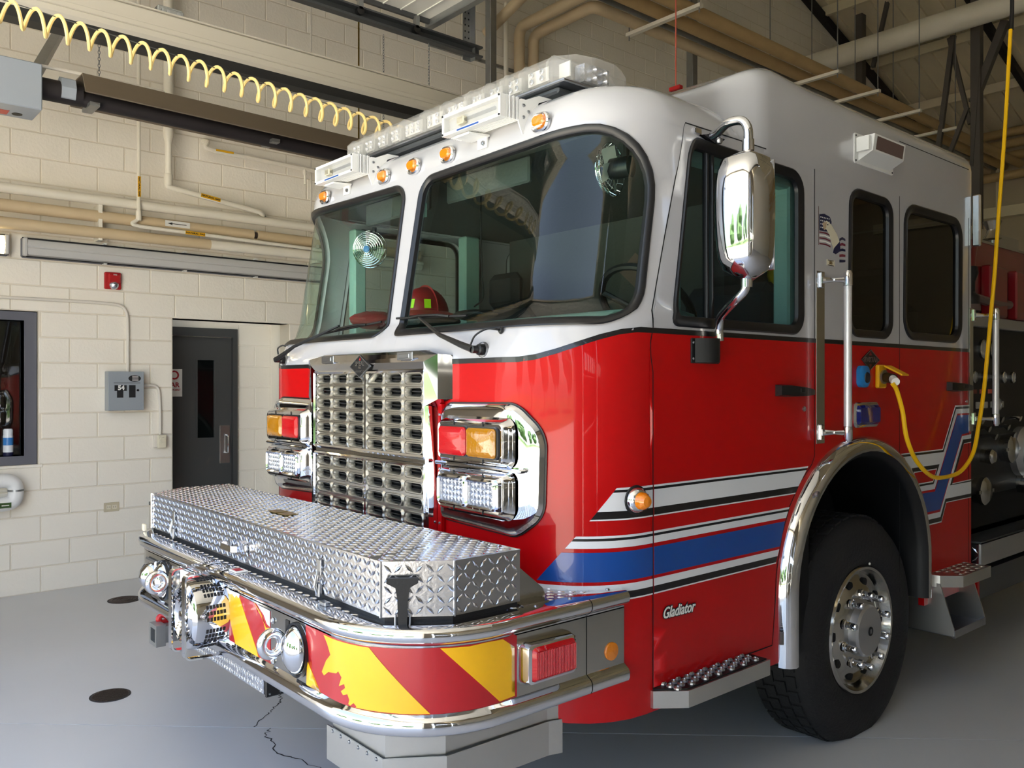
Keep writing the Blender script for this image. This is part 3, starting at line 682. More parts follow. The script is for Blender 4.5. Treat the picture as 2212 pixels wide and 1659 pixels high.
def chain(g, x, y, z0, z1):
    n = int((z1-z0)/.022)
    for k in range(n):
        z = z0+k*.022+.011; ax = (1, 0) if k % 2 else (0, 1)
        g.tube([(x+ax[0]*.007*cos(q*pi/4), y+ax[1]*.007*cos(q*pi/4), z+.014*sin(q*pi/4)) for q in range(8)], .002, 4, loop=True)
    return g
chain(G(), XH, -.31, 3.68, 5.2).obj('chain', 'galv_dark', t); chain(G(), XH, 1.9, 3.66, 4.6).obj('chain', 'galv_dark', t)
a, b = Vector((XH-.05, -.70, 3.6)), Vector((XH-1.2, -.28, 4.4)); d = b-a
g = G(); g.rings([[a+Vector((0, s*.03, q*.03)) for s, q in ((-1, -1), (1, -1), (1, 1), (-1, 1))], [b+Vector((0, s*.03, q*.03)) for s, q in ((-1, -1), (1, -1), (1, 1), (-1, 1))]]).obj('support_arm', 'galv', t, smooth=0)
# ---- exhaust extraction rail
t = empty('exhaust_rail', (-1.8, 2, 3.52), 'long ribbed aluminium exhaust rail with black rubber slot above the truck', 'exhaust rail')
XE = -1.8
prof = [(.06, 3.58), (.075, 3.60), (.075, 3.63), (.07, 3.635), (.075, 3.64), (.075, 3.665), (.068, 3.672), (.068, 3.742), (.06, 3.75), (-.06, 3.75), (-.075, 3.6), (-.06, 3.58)]
G().rings([[(XE+a, y, b) for a, b in prof] for y in (-2.4, 7)], True, True).obj('rail_body', 'rail_alu', t, smooth=0)
for z, w in ((3.752, .078), (3.668, .077)): G().b2(XE-w, XE+w, -2.4, 7, z-.004, z+.004).obj('rail_flange', 'rail_alu', t, smooth=0)
G().b2(XE-.045, XE+.06, -2.4, 7, 3.524, 3.58).obj('rubber_slot', 'black_satin', t, smooth=0)
g = G().b2(XE-.1, XE-.02, -.28, -.14, 3.76, 3.83, .004); g.b2(XE-.02, XE+.03, -.27, -.15, 3.76, 3.8, .004); hb = g.obj('rail_bracket', 'galv', t)
for q in (-.24, -.18): G().cyl((XE+.03, q, 3.78), (XE+.036, q, 3.78), .01).obj('bolt', 'steel', hb)
# ---- coiled air hose on its wire
t = empty('coiled_air_hose', (-1.4, .3, 3.25), 'pale yellow coiled air hose strung along a wire over the truck', 'hose')
pts = []; n = 29; ya, yb = -1.70, 1.14
for k in range(n*20+1):
    q = k/20; y = ya+(yb-ya)*q/n; z = 3.405-.0725*(y+1.09)
    rr = .056+.002*sin(q*1.7); pts.append((-1.4-rr*cos(2*pi*q), y, z+rr*sin(2*pi*q)))
G().tube(pts, .0092, 7).obj('hose', 'hose_yellow', t)
G().cyl((-1.4, -2.45, 3.555), (-1.4, 4.2, 3.075), .0025, seg=5).obj('wire', 'galv_dark', t)
# ---- high pipes towards the back
for i, (x, zt, lab, m, y0) in enumerate(((-2.63, 5.80, 'high tan pipe nearest the truck along the left wall', 'pipe_ochre', 4.0), (-2.90, 5.80, 'second high tan pipe from the truck along the left wall', 'pipe_ochre', 4.0), (-3.06, 5.79, 'thin grey high conduit between the tan pipes', 'galv', 4.0))):
    G().cyl((x, y0, zt), (x, YBK-.5, zt), .075 if i < 2 else .035).obj('overhead_pipe', m, None, lab, 'pipe', 'pipes high along the left wall')
pipe('riser_pipe', [(-4.2, 4.77, 0.0), (-4.2, 4.77, 5.76), (-3.2, 4.74, 5.76), (-3.2, YBK-.5, 5.76)], .065, 'pipe_tan', 'right cream riser pipe bending out and back along the left wall', 'pipe', .12, 'cream riser pipes on the left wall')
pipe('riser_pipe', [(-4.2, 4.55, 0.0), (-4.2, 4.55, 5.79), (-2.75, 4.52, 5.79)], .065, 'pipe_tan', 'left cream riser pipe bending out from the left wall', 'pipe', .12, 'cream riser pipes on the left wall')
pipe('thin_riser', [(-4.25, 4.39, 0.0), (-4.25, 4.39, 6.05)], .028, 'pipe_paint', 'thin cream riser left of the two bent riser pipes', 'pipe')
pipe('stub_pipe', [(-4.25, 4.1, 5.62), (-3.0, 4.1, 6.02)], .06, 'pipe_tan', 'short sloping tan pipe behind the steel hanger post', 'pipe')
G().b2(WX, WX+.03, 3.4, 4.7, 5.33, 5.36).obj('wall_channel', 'galv', None, 'thin steel channel behind the riser pipes on the left wall', 'channel')
G().cyl((WX+.005, 11, 6.95), (XR, 11, 6.95), .17, seg=24).obj('big_duct', 'pipe_paint', None, 'fat cream duct crossing the bay under the roof deck', 'duct')
for k, (z, y) in enumerate(((5.95, 15.75), (5.72, 15.7), (5.5, 15.75), (5.1, 15.6))):
    G().cyl((WX+.6, y, z+.5), (XR, y, z+.5), .085).obj('rear_pipe', 'pipe_ochre', None, ['topmost', 'second', 'third', 'lowest'][k]+' tan pipe along the far back wall', 'pipe', 'pipes along the back wall')
for k, y in enumerate((5.45, 8.35, 9.44, 10.72, 12.0)):
    t = empty('pipe_support', (-2.8, y, 5.68), ['first steel channel holding the high pipes beside the riser bend', 'second steel channel under the high tan pipes', 'third steel channel under the high tan pipes', 'fourth steel channel under the high tan pipes', 'farthest steel channel under the high tan pipes'][k], 'pipe support', 'channels under the high pipes')
    G().b2(-3.34, -2.30, y-.03, y+.03, 5.65, 5.69).obj('channel', 'pipe_paint', t, smooth=0)
    for x in (-3.31, -2.33): G().cyl((x, y, 5.6), (x, y, ZR(y)-.02), .008, seg=6).obj('rod', 'galv', t)
t = empty('pull_cord', (-1.5, 4.0, 4.2), 'red pull handle hanging on a thin red rope above the cab', 'pull cord')
G().cyl((-1.5, 4.005, 4.24), (-1.5, 4.005, 8.3), .006, seg=6).obj('rope', 'red_rope', t); G().b2(-1.56, -1.44, 3.98, 4.03, 4.225, 4.26, .006).obj('handle', 'alarm_red', t)
G().tube(bend([(-3.2, 6.4, 6.6), (-3.34, 6.62, 6.05), (-3.36, 6.62, 5.95)], .05), .02, 8).obj('conduit_drop', 'galv', None, 'bent steel conduit meeting the second hanger post', 'conduit')
chain(G(), -2.1, 1.80, 3.80, 4.25).obj('door_chain', 'galv_dark', od)

# ================================================================== THE FIRE TRUCK
FT = empty('fire_truck', (0, 1.6, 0), 'red and white fire truck with chrome grille and extended bumper parked in the bay', 'fire truck')
W, R, YB = 1.22, .34, 3.22
YFT = ((0, .05), (1.76, .05), (1.84, .066), (1.92, .145), (2.55, .246), (2.62, .25), (3, .25))
def yf(z):
    for (a, b), (c, d) in zip(YFT, YFT[1:]):
        if z <= c: return b+(d-b)*max(0, (z-a))/(c-a)
    return YFT[-1][1]
Q1 = W-R; Q2 = Q1+R*pi/2; QE = Q2+YB-R
def S(q, z, d=0.):
    """cab skin: q runs from the front centre round the corner and back along the side, d outwards"""
    sg = -1 if q < 0 else 1; q = abs(q); y0 = yf(z)
    if q <= Q1: return (sg*q, y0-d, z)
    if q <= Q2:
        a = (q-Q1)/R; return (sg*(Q1+(R+d)*sin(a)), y0+R-(R+d)*cos(a), z)
    return (sg*(W+d), (y0+R+(q-Q2)*(.5-y0)/.5 if q < Q2+.5 else R+q-Q2), z)
def qs(y, z):
    y0 = yf(z); return Q2+(y-R if y >= R+.5 else (y-y0-R)*.5/(.5-y0))
def side(pts): return [((qs(p[0], p[1]), p[1]) + tuple(p[2:])) for p in pts]
def neg(poly): return [(-p[0], p[1]) for p in poly]
def sstep(t): t = max(0, min(1, t)); return t*t*(3-2*t)
def belt(q): return 1.744+.103*sstep((abs(q)-.93)/.44)
AY, AZ, AA, AB = 1.925, .76, .687, .652        # wheel arch ellipse
def arch(k=0.): return [(AY-(AA+k), .50)]+[(AY-(AA+k)*cos(t*pi/28), AZ+(AB+k)*sin(t*pi/28)) for t in range(29)]+[(AY+AA+k, .50)]
ZB = .505
# -- door and window outlines, in (q, z)
door_rear = [(1.185, .585), (1.195, .66), (1.207, .761), (1.215, .876), (1.257, 1.028), (1.317, 1.143), (1.396, 1.236), (1.496, 1.311), (1.517, 1.345)]
def door_front_y(z): return .432 if z < 1.854 else .432+(z-1.854)*.232
qd = lambda z: qs(door_front_y(z), z)
win_d = rpoly(side([(.500, 1.872, .09), (1.418, 1.872, .08), (1.418, 2.562, .09), (.640, 2.570, .09)]))
win_1 = rpoly(side([(1.815, 1.882, .085), (2.240, 1.882, .085), (2.244, 2.56, .085), (1.828, 2.566, .085)]))
win_2 = rpoly(side([(2.372, 1.887, .11), (3.072, 1.887, .11), (3.078, 2.574, .11), (2.384, 2.57, .11)]))
ws = rpoly([(.048, 1.868, .06), (1.312, 1.868, .13), (1.312, 2.588, .27), (.062, 2.566, .09)], 8)
doorU = [(qd(1.847), 1.847)]+side([(1.517, 1.847), (1.517, 2.615, .03)])+[(qd(2.615), 2.615, .03)]+[(qd(z), z) for z in (2.4, 2.2, 2.0, 1.9)]
doorU = rpoly(doorU)
doorL = side([(.432, .585)]+door_rear+[(1.517, 1.6), (1.517, 1.847)])+[(qd(1.847), 1.847)]
crewU = rpoly(side([(2.331, 1.847), (3.185, 1.847), (3.185, 2.60), (2.331, 2.60)]))
zt = 2.60
def beltline(q0, q1, n): return [(q0+(q1-q0)*k/n, belt(q0+(q1-q0)*k/n)) for k in range(n+1)]
up_out = beltline(-QE, QE, 90)+[(QE, zt), (-QE, zt)]
g = G(); cutU = [offs(doorU, .004), win_1, win_2, ws, neg(ws), neg(win_d), neg(win_1), neg(win_2)]
panel(g, up_out, cutU, S, 0, -.035, h=.075)
UB = g.obj('cab_upper_body', 'white_paint', FT)
low_arch = [(qs(y, 1), z) for y, z in arch()]
lo_out = [(q, belt(q)) for q in [QE+(-2*QE)*k/90 for k in range(91)]]+[(-QE, ZB)]+[(-q, z) for q, z in low_arch[::-1]]+[(0, ZB)]+low_arch+[(QE, ZB)]
g = G(); panel(g, lo_out, [offs(doorL, .004)], S, 0, -.03, h=.075)
LB = g.obj('cab_lower_body', 'red_paint', FT)
g = G(); panel(g, [(q, belt(q)+.010) for q in [-QE+2*QE*k/120 for k in range(121)]]+[(q, belt(q)-.009) for q in [QE-2*QE*k/120 for k in range(121)]], [], S, .0016, .0, h=.08, grid=False)
g.obj('belt_stripe', 'black_film', FT)
full = [p for p in doorL[:-1]]+side([(1.517, 1.86), (1.517, 2.6), (1.505, 2.615)])+[(qd(2.615)+.01, 2.615), (qd(2.6), 2.60)]+[(qd(z), z) for z in (2.4, 2.2, 2.0, 1.92, 1.86, 1.7, 1.4, 1.0)]
band(G(), full, S, [(.0045, .0010), (-.0005, .0010)], .06).obj('door_seam', 'dark_void', FT)
# dark jamb behind the door gaps
g = G(); panel(g, [(qd(.58), .57)]+side([(1.53, .57), (1.53, 2.63)])+[(qd(2.63), 2.63), (qd(2.2), 2.2)], [win_d], S, -.034, h=.15); g.obj('door_jamb', 'dark_void', FT)
DR = empty('front_door', (W, .95, .6), parent=FT)
g = G(); panel(g, doorU, [win_d], S, 0, -.03, h=.075); g.obj('door_upper', 'white_paint', DR)
g = G(); panel(g, doorL, [], S, 0, -.03, h=.075); g.obj('door_lower', 'red_paint', DR)
def glazed(parent, loop, gm, fn=S, name='window_pane', w=.026):
    p = panel(G(), loop, [], fn, -.012, h=.07).obj(name, gm, parent)
    band(G(), loop, fn, [(.004, -.004), (.006, .006), (.0, .011), (-w*.6, .009), (-w, .002), (-w-.004, -.014)], .05).obj('gasket', 'gasket', p); return p
glazed(DR, win_d, 'side_glass', w=.034)
glazed(FT, win_1, 'dark_glass', name='side_window', w=.03); glazed(FT, win_2, 'dark_glass', name='crew_door_window', w=.035)
for L in (neg(win_d), neg(win_1), neg(win_2)): glazed(FT, L, 'side_glass', name='side_window')
for L in (ws, neg(ws)): glazed(FT, L, 'windshield_glass', name='windshield', w=.022)
# window divider of the sliding front door pane, and the crew door seam
for y, w in ((.755, .012), (.79, .008)): panel(G(), side([(y-w, 1.90), (y+w, 1.90), (y+w, 2.54), (y-w, 2.54)]), [], S, -.006, -.02, h=.1).obj('window_divider', 'gasket', DR)
for loop in (side([(2.329, .62), (2.333, .62), (2.333, 2.87), (2.329, 2.87)]), side([(3.183, .62), (3.187, .62), (3.187, 2.87), (3.183, 2.87)])):
    panel(G(), loop, [], S, .0008, 0, h=.3, grid=False).obj('crew_door_seam', 'dark_void', FT)
panel(G(), side([(2.329, 2.866), (3.187, 2.866), (3.187, 2.873), (2.329, 2.873)]), [], S, .001, 0, h=.3, grid=False).obj('crew_door_seam', 'dark_void', FT)
# -- lower front roof: the brow rolls back to the top
g = G(); qn = [QE*k/60 for k in range(-60, 61)]; rows = []
for k in range(0, 9):
    a = k/8*pi/2; ins = .17*(1-cos(a)); z = zt-.005+.175*sin(a); rows.append([S(q, 2.6, -ins-(.04*sstep((abs(q)-Q2-.55)/.1)))[:2]+(z,) for q in qn])
g.rings(rows, False, False)
top = rows[-1]; n = len(top); g.add(top+[(0, YB, top[0][2])], [(i, i+1, n) for i in range(n-1)])
g.obj('front_roof', 'white_paint', FT)
# -- raised roof behind it
def rr_sec(y):
    hw = 1.125+.0965*sstep((y-.92)/.22); t = max(0, min(1, (y-.58)/.66)); t = .75*t+.25*sstep(t); h = 2.735+.25*t+(.016*sin(pi*min(1, max(0, (y-.95)/.6))))
    r = .045+.075*sstep((y-.9)/.4); zb = 2.597; P = []
    P.append((hw, zb))
    for k in range(7):
        a = k/6*pi/2; P.append((hw-r+r*cos(a), max(zb+.01, h-r+r*sin(a))))
    P.append((hw*.5, h+.012)); P.append((0, h+.018))
    return [(x, y, z) for x, z in P]+[(-x, y, z) for x, z in P[::-1][1:]]
ys = [.56+.70*k/16 for k in range(17)]+[1.5, 2.0, 2.6, 3.1, YB]
g = G(); g.rings([rr_sec(y) for y in ys], False, False); e = rr_sec(YB); g.add(e, [tuple(range(len(e)))])
g.obj('raised_roof', 'white_paint', FT)
G().add([(-W+.02, YB-.01, .5), (W-.02, YB-.01, .5), (W-.02, YB-.01, 2.6), (-W+.02, YB-.01, 2.6)], [(0, 1, 2, 3)]).obj('cab_back_wall', 'dark_trim', FT, smooth=0)
G().b2(-.76, .76, .45, 3.2, .95, .98).obj('cab_floor', 'dark_trim', FT, smooth=0)
# -- side striping
SL = lambda z: 1.289-(1.302-z)*.884           # slanted front ends
RE = lambda z: (lambda T: next(a[1]+(b[1]-a[1])*(z-a[0])/(b[0]-a[0]) for a, b in zip(T, T[1:]) if z <= b[0]))(((.90, 1.21), (.917, 1.213), (.983, 1.243), (1.083, 1.281), (1.138, 1.315), (1.22, 1.385), (1.31, 1.475)))
def stripe(z0, z1, m, parts=True):
    a = [(SL(z0), z0), (qs(.428, 1), z0), (qs(.428, 1), z1), (SL(z1), z1)]
    b = [(qs(.437, 1), z0), (qs(RE(z0), 1), z0), (qs(RE(z1), 1), z1), (qs(.437, 1), z1)]
    panel(G(), a, [], S, .0015, 0, h=.05, grid=False).obj('side_stripe', m, FT); panel(G(), b, [], S, .0015, 0, h=.2, grid=False).obj('side_stripe', m, DR)
for z0, z1, m in ((1.191, 1.196, 'white_film'), (1.196, 1.222, 'black_film'), (1.222, 1.286, 'white_film'), (1.286, 1.295, 'black_film'), (1.295, 1.302, 'white_film'),
                  (1.097, 1.122, 'white_film'), (1.122, 1.131, 'black_film'), (1.131, 1.139, 'white_film'), (.983, 1.083, 'blue_film'), (.916, .921, 'white_film'), (.921, .945, 'black_film'), (.945, .971, 'white_film')): stripe(z0, z1, m)
def dec(pts, m, d, name='rear_stripe'): return panel(G(), pts, [], FX(W), d, d-.002, h=5, grid=False).obj(name, m, FT, smooth=0)
dec([(2.345, 1.308), (2.838, 1.308), (3.003, 1.54), (3.185, 1.54), (3.185, 1.494), (3.027, 1.494), (2.738, 1.10), (2.517, 1.10), (2.492, 1.144), (2.72, 1.144), (2.762, 1.202), (2.455, 1.202), (2.365, 1.29)], 'white_film', .0012)
dec([(2.352, 1.302), (2.84, 1.302), (3.005, 1.532), (3.185, 1.532), (3.185, 1.52), (3.012, 1.52), (2.846, 1.291), (2.361, 1.291)], 'black_film', .002)
dec([(2.43, 1.228), (2.795, 1.228), (2.722, 1.128), (2.494, 1.128), (2.492, 1.138), (2.716, 1.138), (2.767, 1.208), (2.444, 1.208)], 'black_film', .002)
dec([(2.525, 1.09), (2.744, 1.086), (3.03, 1.484), (3.185, 1.484), (3.185, 1.384), (3.088, 1.376), (2.803, .985), (2.585, .985)], 'blue_film', .0015)
dec([(2.6, .972), (2.808, .972), (3.096, 1.367), (3.218, 1.372), (3.218, 1.326), (3.118, 1.322), (2.962, 1.113), (3.218, 1.117), (3.218, 1.013), (2.884, 1.013), (2.822, .914), (2.615, .914)], 'white_film', .0012)
dec([(2.61, .944), (2.808, .944), (2.872, 1.036), (3.218, 1.036), (3.218, 1.018), (2.88, 1.018), (2.818, .921), (2.615, .921)], 'black_film', .002)
dec([(3.106, 1.347), (3.218, 1.349), (3.218, 1.33), (3.116, 1.325), (2.958, 1.108), (3.218, 1.112), (3.218, 1.104), (2.932, 1.104)], 'black_film', .002)
# -- wheel arch trim and liner
for sx in (1, -1):
    g = G(); P = arch(); P[0] = (P[0][0], .48); P[-1] = (P[-1][0], .56); fr = []
    for i, p in enumerate(P):
        a = Vector(P[max(0, i-1)]); b = Vector(P[min(len(P)-1, i+1)]); t = (b-a).normalized(); n = Vector((t.y, -t.x))
        fr.append(((sx*W, p[0], p[1]), (0, n.x, n.y), (sx, 0, 0)))
    g.sweep([(-.004, 0), (.0, .02), (.016, .044), (.042, .056), (.066, .052)], fr); g.obj('wheel_arch_trim', 'chrome', FT)
    g = G(); g.sweep([(.066, .052), (.088, .03), (.094, 0), (.085, -.42)], fr); g.obj('wheel_well_liner', 'black_satin', FT)
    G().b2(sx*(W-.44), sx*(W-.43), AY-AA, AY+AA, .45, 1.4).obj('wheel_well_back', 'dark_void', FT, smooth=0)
for y in (1.45, 1.40): pass
G().cyl((W+.054, 1.437, 1.19), (W+.066, 1.437, 1.19), .012, seg=10).obj('trim_screw', 'steel', FT)
# -- front wheels
def wheel(sx):
    w = empty('front_wheel', (sx*1.05, 2.0, 0), parent=FT); c = (sx*1.21, 1.985, .492); ax = (-sx, 0, 0)   # profile runs inwards
    RT = .53
    tg = G().lathe([(.30, .02), (.33, -.004), (.40, -.014), (.455, -.004), (.50, .012), (.517, .03), (RT, .05), (RT, .27), (.517, .29), (.45, .325), (.33, .325), (.30, .31)], c, ax, 64)
    g = tg; g.v = [(x, y, max(z, .001)) for x, y, z in g.v]; g.obj('tire', 'tire', w)
    # tread: shoulder ribs and staggered lugs
    g = G()
    for k in range(44):
        a = 2*pi*k/44
        for j, (h0, h1, of) in enumerate(((.052, .10, 0), (.108, .158, .5), (.166, .216, 0), (.224, .268, .5))):
            b0 = a+of*2*pi/44; wdt = .058
            q = []
            for r_ in (RT-.004, RT+.009):
                for (hh, dt) in ((h0, -.5), (h1, -.38), (h1, .5), (h0, .38)):
                    t = b0+dt*wdt*2; q.append((c[0]+ax[0]*hh, c[1]+r_*sin(t), c[2]-r_*cos(t)))
            g.add(q, [(4, 5, 6, 7), (0, 1, 5, 4), (1, 2, 6, 5), (2, 3, 7, 6), (3, 0, 4, 7)])
    g.v = [(x, y, max(z, .002)) for x, y, z in g.v]; g.obj('tread_block', 'tire', w, kind='stuff', smooth=0)
    rim = G().lathe([(.302, .03), (.304, .012), (.296, .002), (.284, .004), (.274, .028), (.264, .050), (.248, .050), (.22, .035), (.195, .022), (.165, .015), (.12, .014), (.118, .03)], c, ax, 64).obj('rim', 'dull_chrome', w)
    for k in range(10):
        a = 2*pi*(k+.5)/10; p = Vector((c[0]+ax[0]*.036, c[1]+.222*sin(a), c[2]+.222*cos(a)))
        G().lathe([(0, -.008), (.021, -.006), (.021, .012)], p, ax, 14).obj('hand_hole', 'dark_void', rim)
    for k in range(10):
        a = 2*pi*k/10; p = Vector((c[0]+ax[0]*.015, c[1]+.168*sin(a), c[2]+.168*cos(a))); o = Vector(ax)*-1
        G().lathe([(.024, 0), (.024, .01), (.017, .014), (.0165, .055), (.013, .062), (0, .063)], p, o, 10).obj('lug_nut', 'chrome', w)
    hb = G().lathe([(.124, .0), (.122, .035), (.112, .045), (0, .047)], (c[0]+ax[0]*.015, c[1], c[2]), (sx, 0, 0), 40).obj('hub_cap', 'brushed', w)
    G().lathe([(.022, 0), (.022, .003), (.018, .004), (.017, .002), (0, .002)], (c[0]-ax[0]*.032, c[1], c[2]), (sx, 0, 0), 18).obj('hub_badge', 'black_plastic', hb)
    G().b2(c[0]-ax[0]*.0345-.001, c[0]-ax[0]*.0345+.001, c[1]-.005, c[1]+.006, c[2]-.01, c[2]+.01).obj('hub_logo', 'steel', hb, smooth=0)
    G().cyl((c[0]-ax[0]*.008, 2.03, .80), (c[0]-ax[0]*.003, 2.03, .80), .006, seg=8).obj('sidewall_mark', 'label_white', w)
    return w
wheel(1); wheel(-1)
G().b2(.85, 1.12, 2.60, 2.63, .30, .62).obj('mud_flap', 'rubber', FT)
# -- steps
g = G(); pl = [(W-.12, .418), (W+.012, .418), (W+.09, .517), (W+.09, 1.03), (W-.12, 1.03)]
st = empty('cab_step', (W+.05, .8, .575), parent=FT)
ZS = .584
G().prism(pl, FZ(ZS), -.005, -.065).obj('step_tray', 'aluminium', st, smooth=0)
G().prism([(W-.10, .43), (W+.008, .43), (W+.08, .523), (W+.08, 1.02), (W-.10, 1.02)], FZ(ZS), 0, -.004).obj('step_plate', 'black_satin', st, smooth=0)
g = G()
for i in range(14):
    for j in range(5):
        x = W-.07+j*.033+(.016 if i % 2 else 0); y = .49+i*.04
        if x < W+.075 and y < 1.01: g.lathe([(.015, 0), (.014, .006), (.008, .010), (.006, .006)], (x, y, ZS), (0, 0, 1), 10)
g.obj('grip_buttons', 'steel', st, kind='stuff')
st = empty('rear_step', (W+.05, 2.8, .35), parent=FT)
G().prism([(W-.1, 2.62), (W+.06, 2.66), (W+.14, 2.75), (W+.14, 3.12), (W-.1, 3.12)], FZ(.66), 0, -.06).obj('upper_tread', 'aluminium', st, smooth=0)
lugs(G(), [(W, 2.70), (W+.13, 2.78), (W+.13, 3.10), (W, 3.10)], FZ(.66), .035, .03, .012, .004).obj('grip_lugs', 'steel', st, kind='stuff', smooth=0)
for y in (2.66, 3.06): G().prism([(W-.12, .62), (W+.06, .62), (W+.13, .40), (W+.13, .36), (W-.12, .36)], (lambda u, v, d, y=y: (u, y+d, v)), -.004, .004).obj('step_side', 'aluminium', st, smooth=0)
G().b2(W-.12, W+.13, 2.66, 3.06, .355, .37).b2(W+.12, W+.135, 2.66, 3.06, .35, .39).obj('lower_tread', 'steel', st, smooth=0)
# -- grille
GR = empty('grille', (0, 0, 1.1), parent=FT); fy = FY(0)
def hole(cx, cz, w=.13, h=.049, r=.022): return rect(cx-w/2, cx+w/2, cz-h/2, cz+h/2, r, 4)
cols = [s*c for s in (-1, 1) for c in (.0785, .2195, .366)]
up = [(c, z) for z in (1.404, 1.460, 1.515, 1.570, 1.6255, 1.681) for c in cols]; dn = [(c, z) for z in (1.126, 1.1870, 1.2475, 1.308) for c in cols]
for nm, cells, z0, z1 in (('upper_grille', up, 1.366, 1.718), ('lower_grille', dn, 1.085, 1.345)):
    g = G(); hs = []
    for cx, cz in cells:
        h_ = hole(cx, cz)
        if cz > 1.67 and abs(cx) < .1:
            s = 1 if cx > 0 else -1; x0, x1 = cx-s*.065, cx+s*.065
            h_ = rpoly([(x0, cz-.0245, .018), (x1, cz-.0245, .018), (x1, cz+.0245, .018), (x0+s*.055, cz+.0245, .01), (x0+s*.01, cz-.002, .01)], 4)
        hs.append(h_)
    panel(g, rect(-.457, .457, z0, z1, .012, 3), hs, fy, 0, .008, h=.4, grid=False)
    for h_ in hs: band(g, h_, fy, [(.0, 0), (-.002, .006), (-.006, .006), (-.010, -.004), (-.012, -.022)], .4)
    go = g.obj(nm, 'grille_chrome', GR)
    band(G(), rect(-.457, .457, z0, z1, .012, 3), fy, [(.0, 0), (.002, .012), (-.006, .016), (-.014, .010), (-.016, 0)], .5).obj('grille_rim', 'chrome', go)
G().b2(-.006, .006, -.008, 0, 1.366, 1.70).b2(-.006, .006, -.008, 0, 1.085, 1.345).obj('centre_bar', 'chrome', GR)
G().b2(-.465, .465, -.006, .03, 1.343, 1.368, .006).obj('divider_bar', 'dull_chrome', GR)
G().b2(-.45, .45, .036, .04, 1.07, 1.72).obj('radiator_backing', 'dark_void', GR, smooth=0)
g = G()
for k in range(44): g.box((0, .027, 1.08+k*.0145), (.89, .009, .004), rx=.5)
g.obj('radiator_fins', 'black_plastic', GR, kind='stuff', smooth=0)
# chrome surround: header, shoulders, legs
hd = [(-.52, 1.772), (-.425, 1.792), (.425, 1.792), (.52, 1.772)]
g = G(); A = [(-.52, .0, 1.772), (-.425, .03, 1.792), (.425, .03, 1.792), (.52, .0, 1.772)]; B = [(-.465, -.022, 1.748), (.465, -.022, 1.748)]
g.add([A[0], A[1], A[2], A[3], (-.462, -.024, 1.745), (.462, -.024, 1.745), (-.462, -.012, 1.715), (.462, -.012, 1.715)], [(0, 1, 2, 3, 5, 4), (4, 5, 7, 6)])
g.obj('header', 'chrome', GR, smooth=0)
for s in (-1, 1):
    g = G(); P = [(.462, -.024, 1.745), (.525, -.002, 1.773), (.525, -.002, 1.60), (.462, -.02, 1.572), (.55, .05, 1.77), (.55, .05, 1.60), (.462, .04, 1.565), (.425, .05, 1.795), (.478, -.01, 1.08), (.462, -.012, 1.08), (.478, .04, 1.08), (.478, -.012, 1.575)]
    P = [(s*x, y, z) for x, y, z in P]
    g.add(P, [(0, 1, 2, 3), (1, 4, 5, 2), (2, 5, 6, 3), (3, 11, 8, 9), (11, 6, 10, 8)]); g.obj('shoulder', 'chrome', GR, smooth=0)
    G().b2(s*.262, s*.372, -.016, -.010, 1.754, 1.786, .002).box((s*.317, -.018, 1.770), (.075, .006, .018), bev=.002).obj('hood_release', 'steel', GR)
    G().b2(s*.480, s*.505, .03, .046, 1.06, 1.58).obj('grille_flange', 'red_paint', GR, smooth=0)
    for z in (1.54, 1.33, 1.12): G().lathe([(.006, 0), (.005, .003), (0, .004)], (s*.493, .030, z), (0, -1, 0), 8).obj('rivet', 'steel', GR)
em = G(); dm = [(0, 1.782), (-.082, 1.733), (0, 1.684), (.082, 1.733)]; em.prism(dm, FY(-.026), 0, .006); emo = em.obj('emblem', 'black_plastic', GR, smooth=0)
band(G(), dm, FY(-.026), [(.0, 0), (.0, .009), (-.004, .009), (-.004, .005)], 1).obj('emblem_rim', 'steel', emo, smooth=0)
tf = lambda z, x=0: frame((x, -.0333, z), (1, 0, 0), (0, 0, 1))
text('lettering', 'SMEAL', .026, tf(1.744), 'silver', emo, bold=.0006); text('lettering', 'FIRE', .013, tf(1.727), 'silver', emo, bold=.0003); text('lettering', 'APPARATUS', .0145, tf(1.711), 'silver', emo, bold=.0003)
G().prism([(-.004, 1.76), (.004, 1.757), (.006, 1.763), (.002, 1.773), (-.001, 1.766)], FY(-.0325), 0, .001).obj('flame_mark', 'alarm_red', emo, smooth=0)
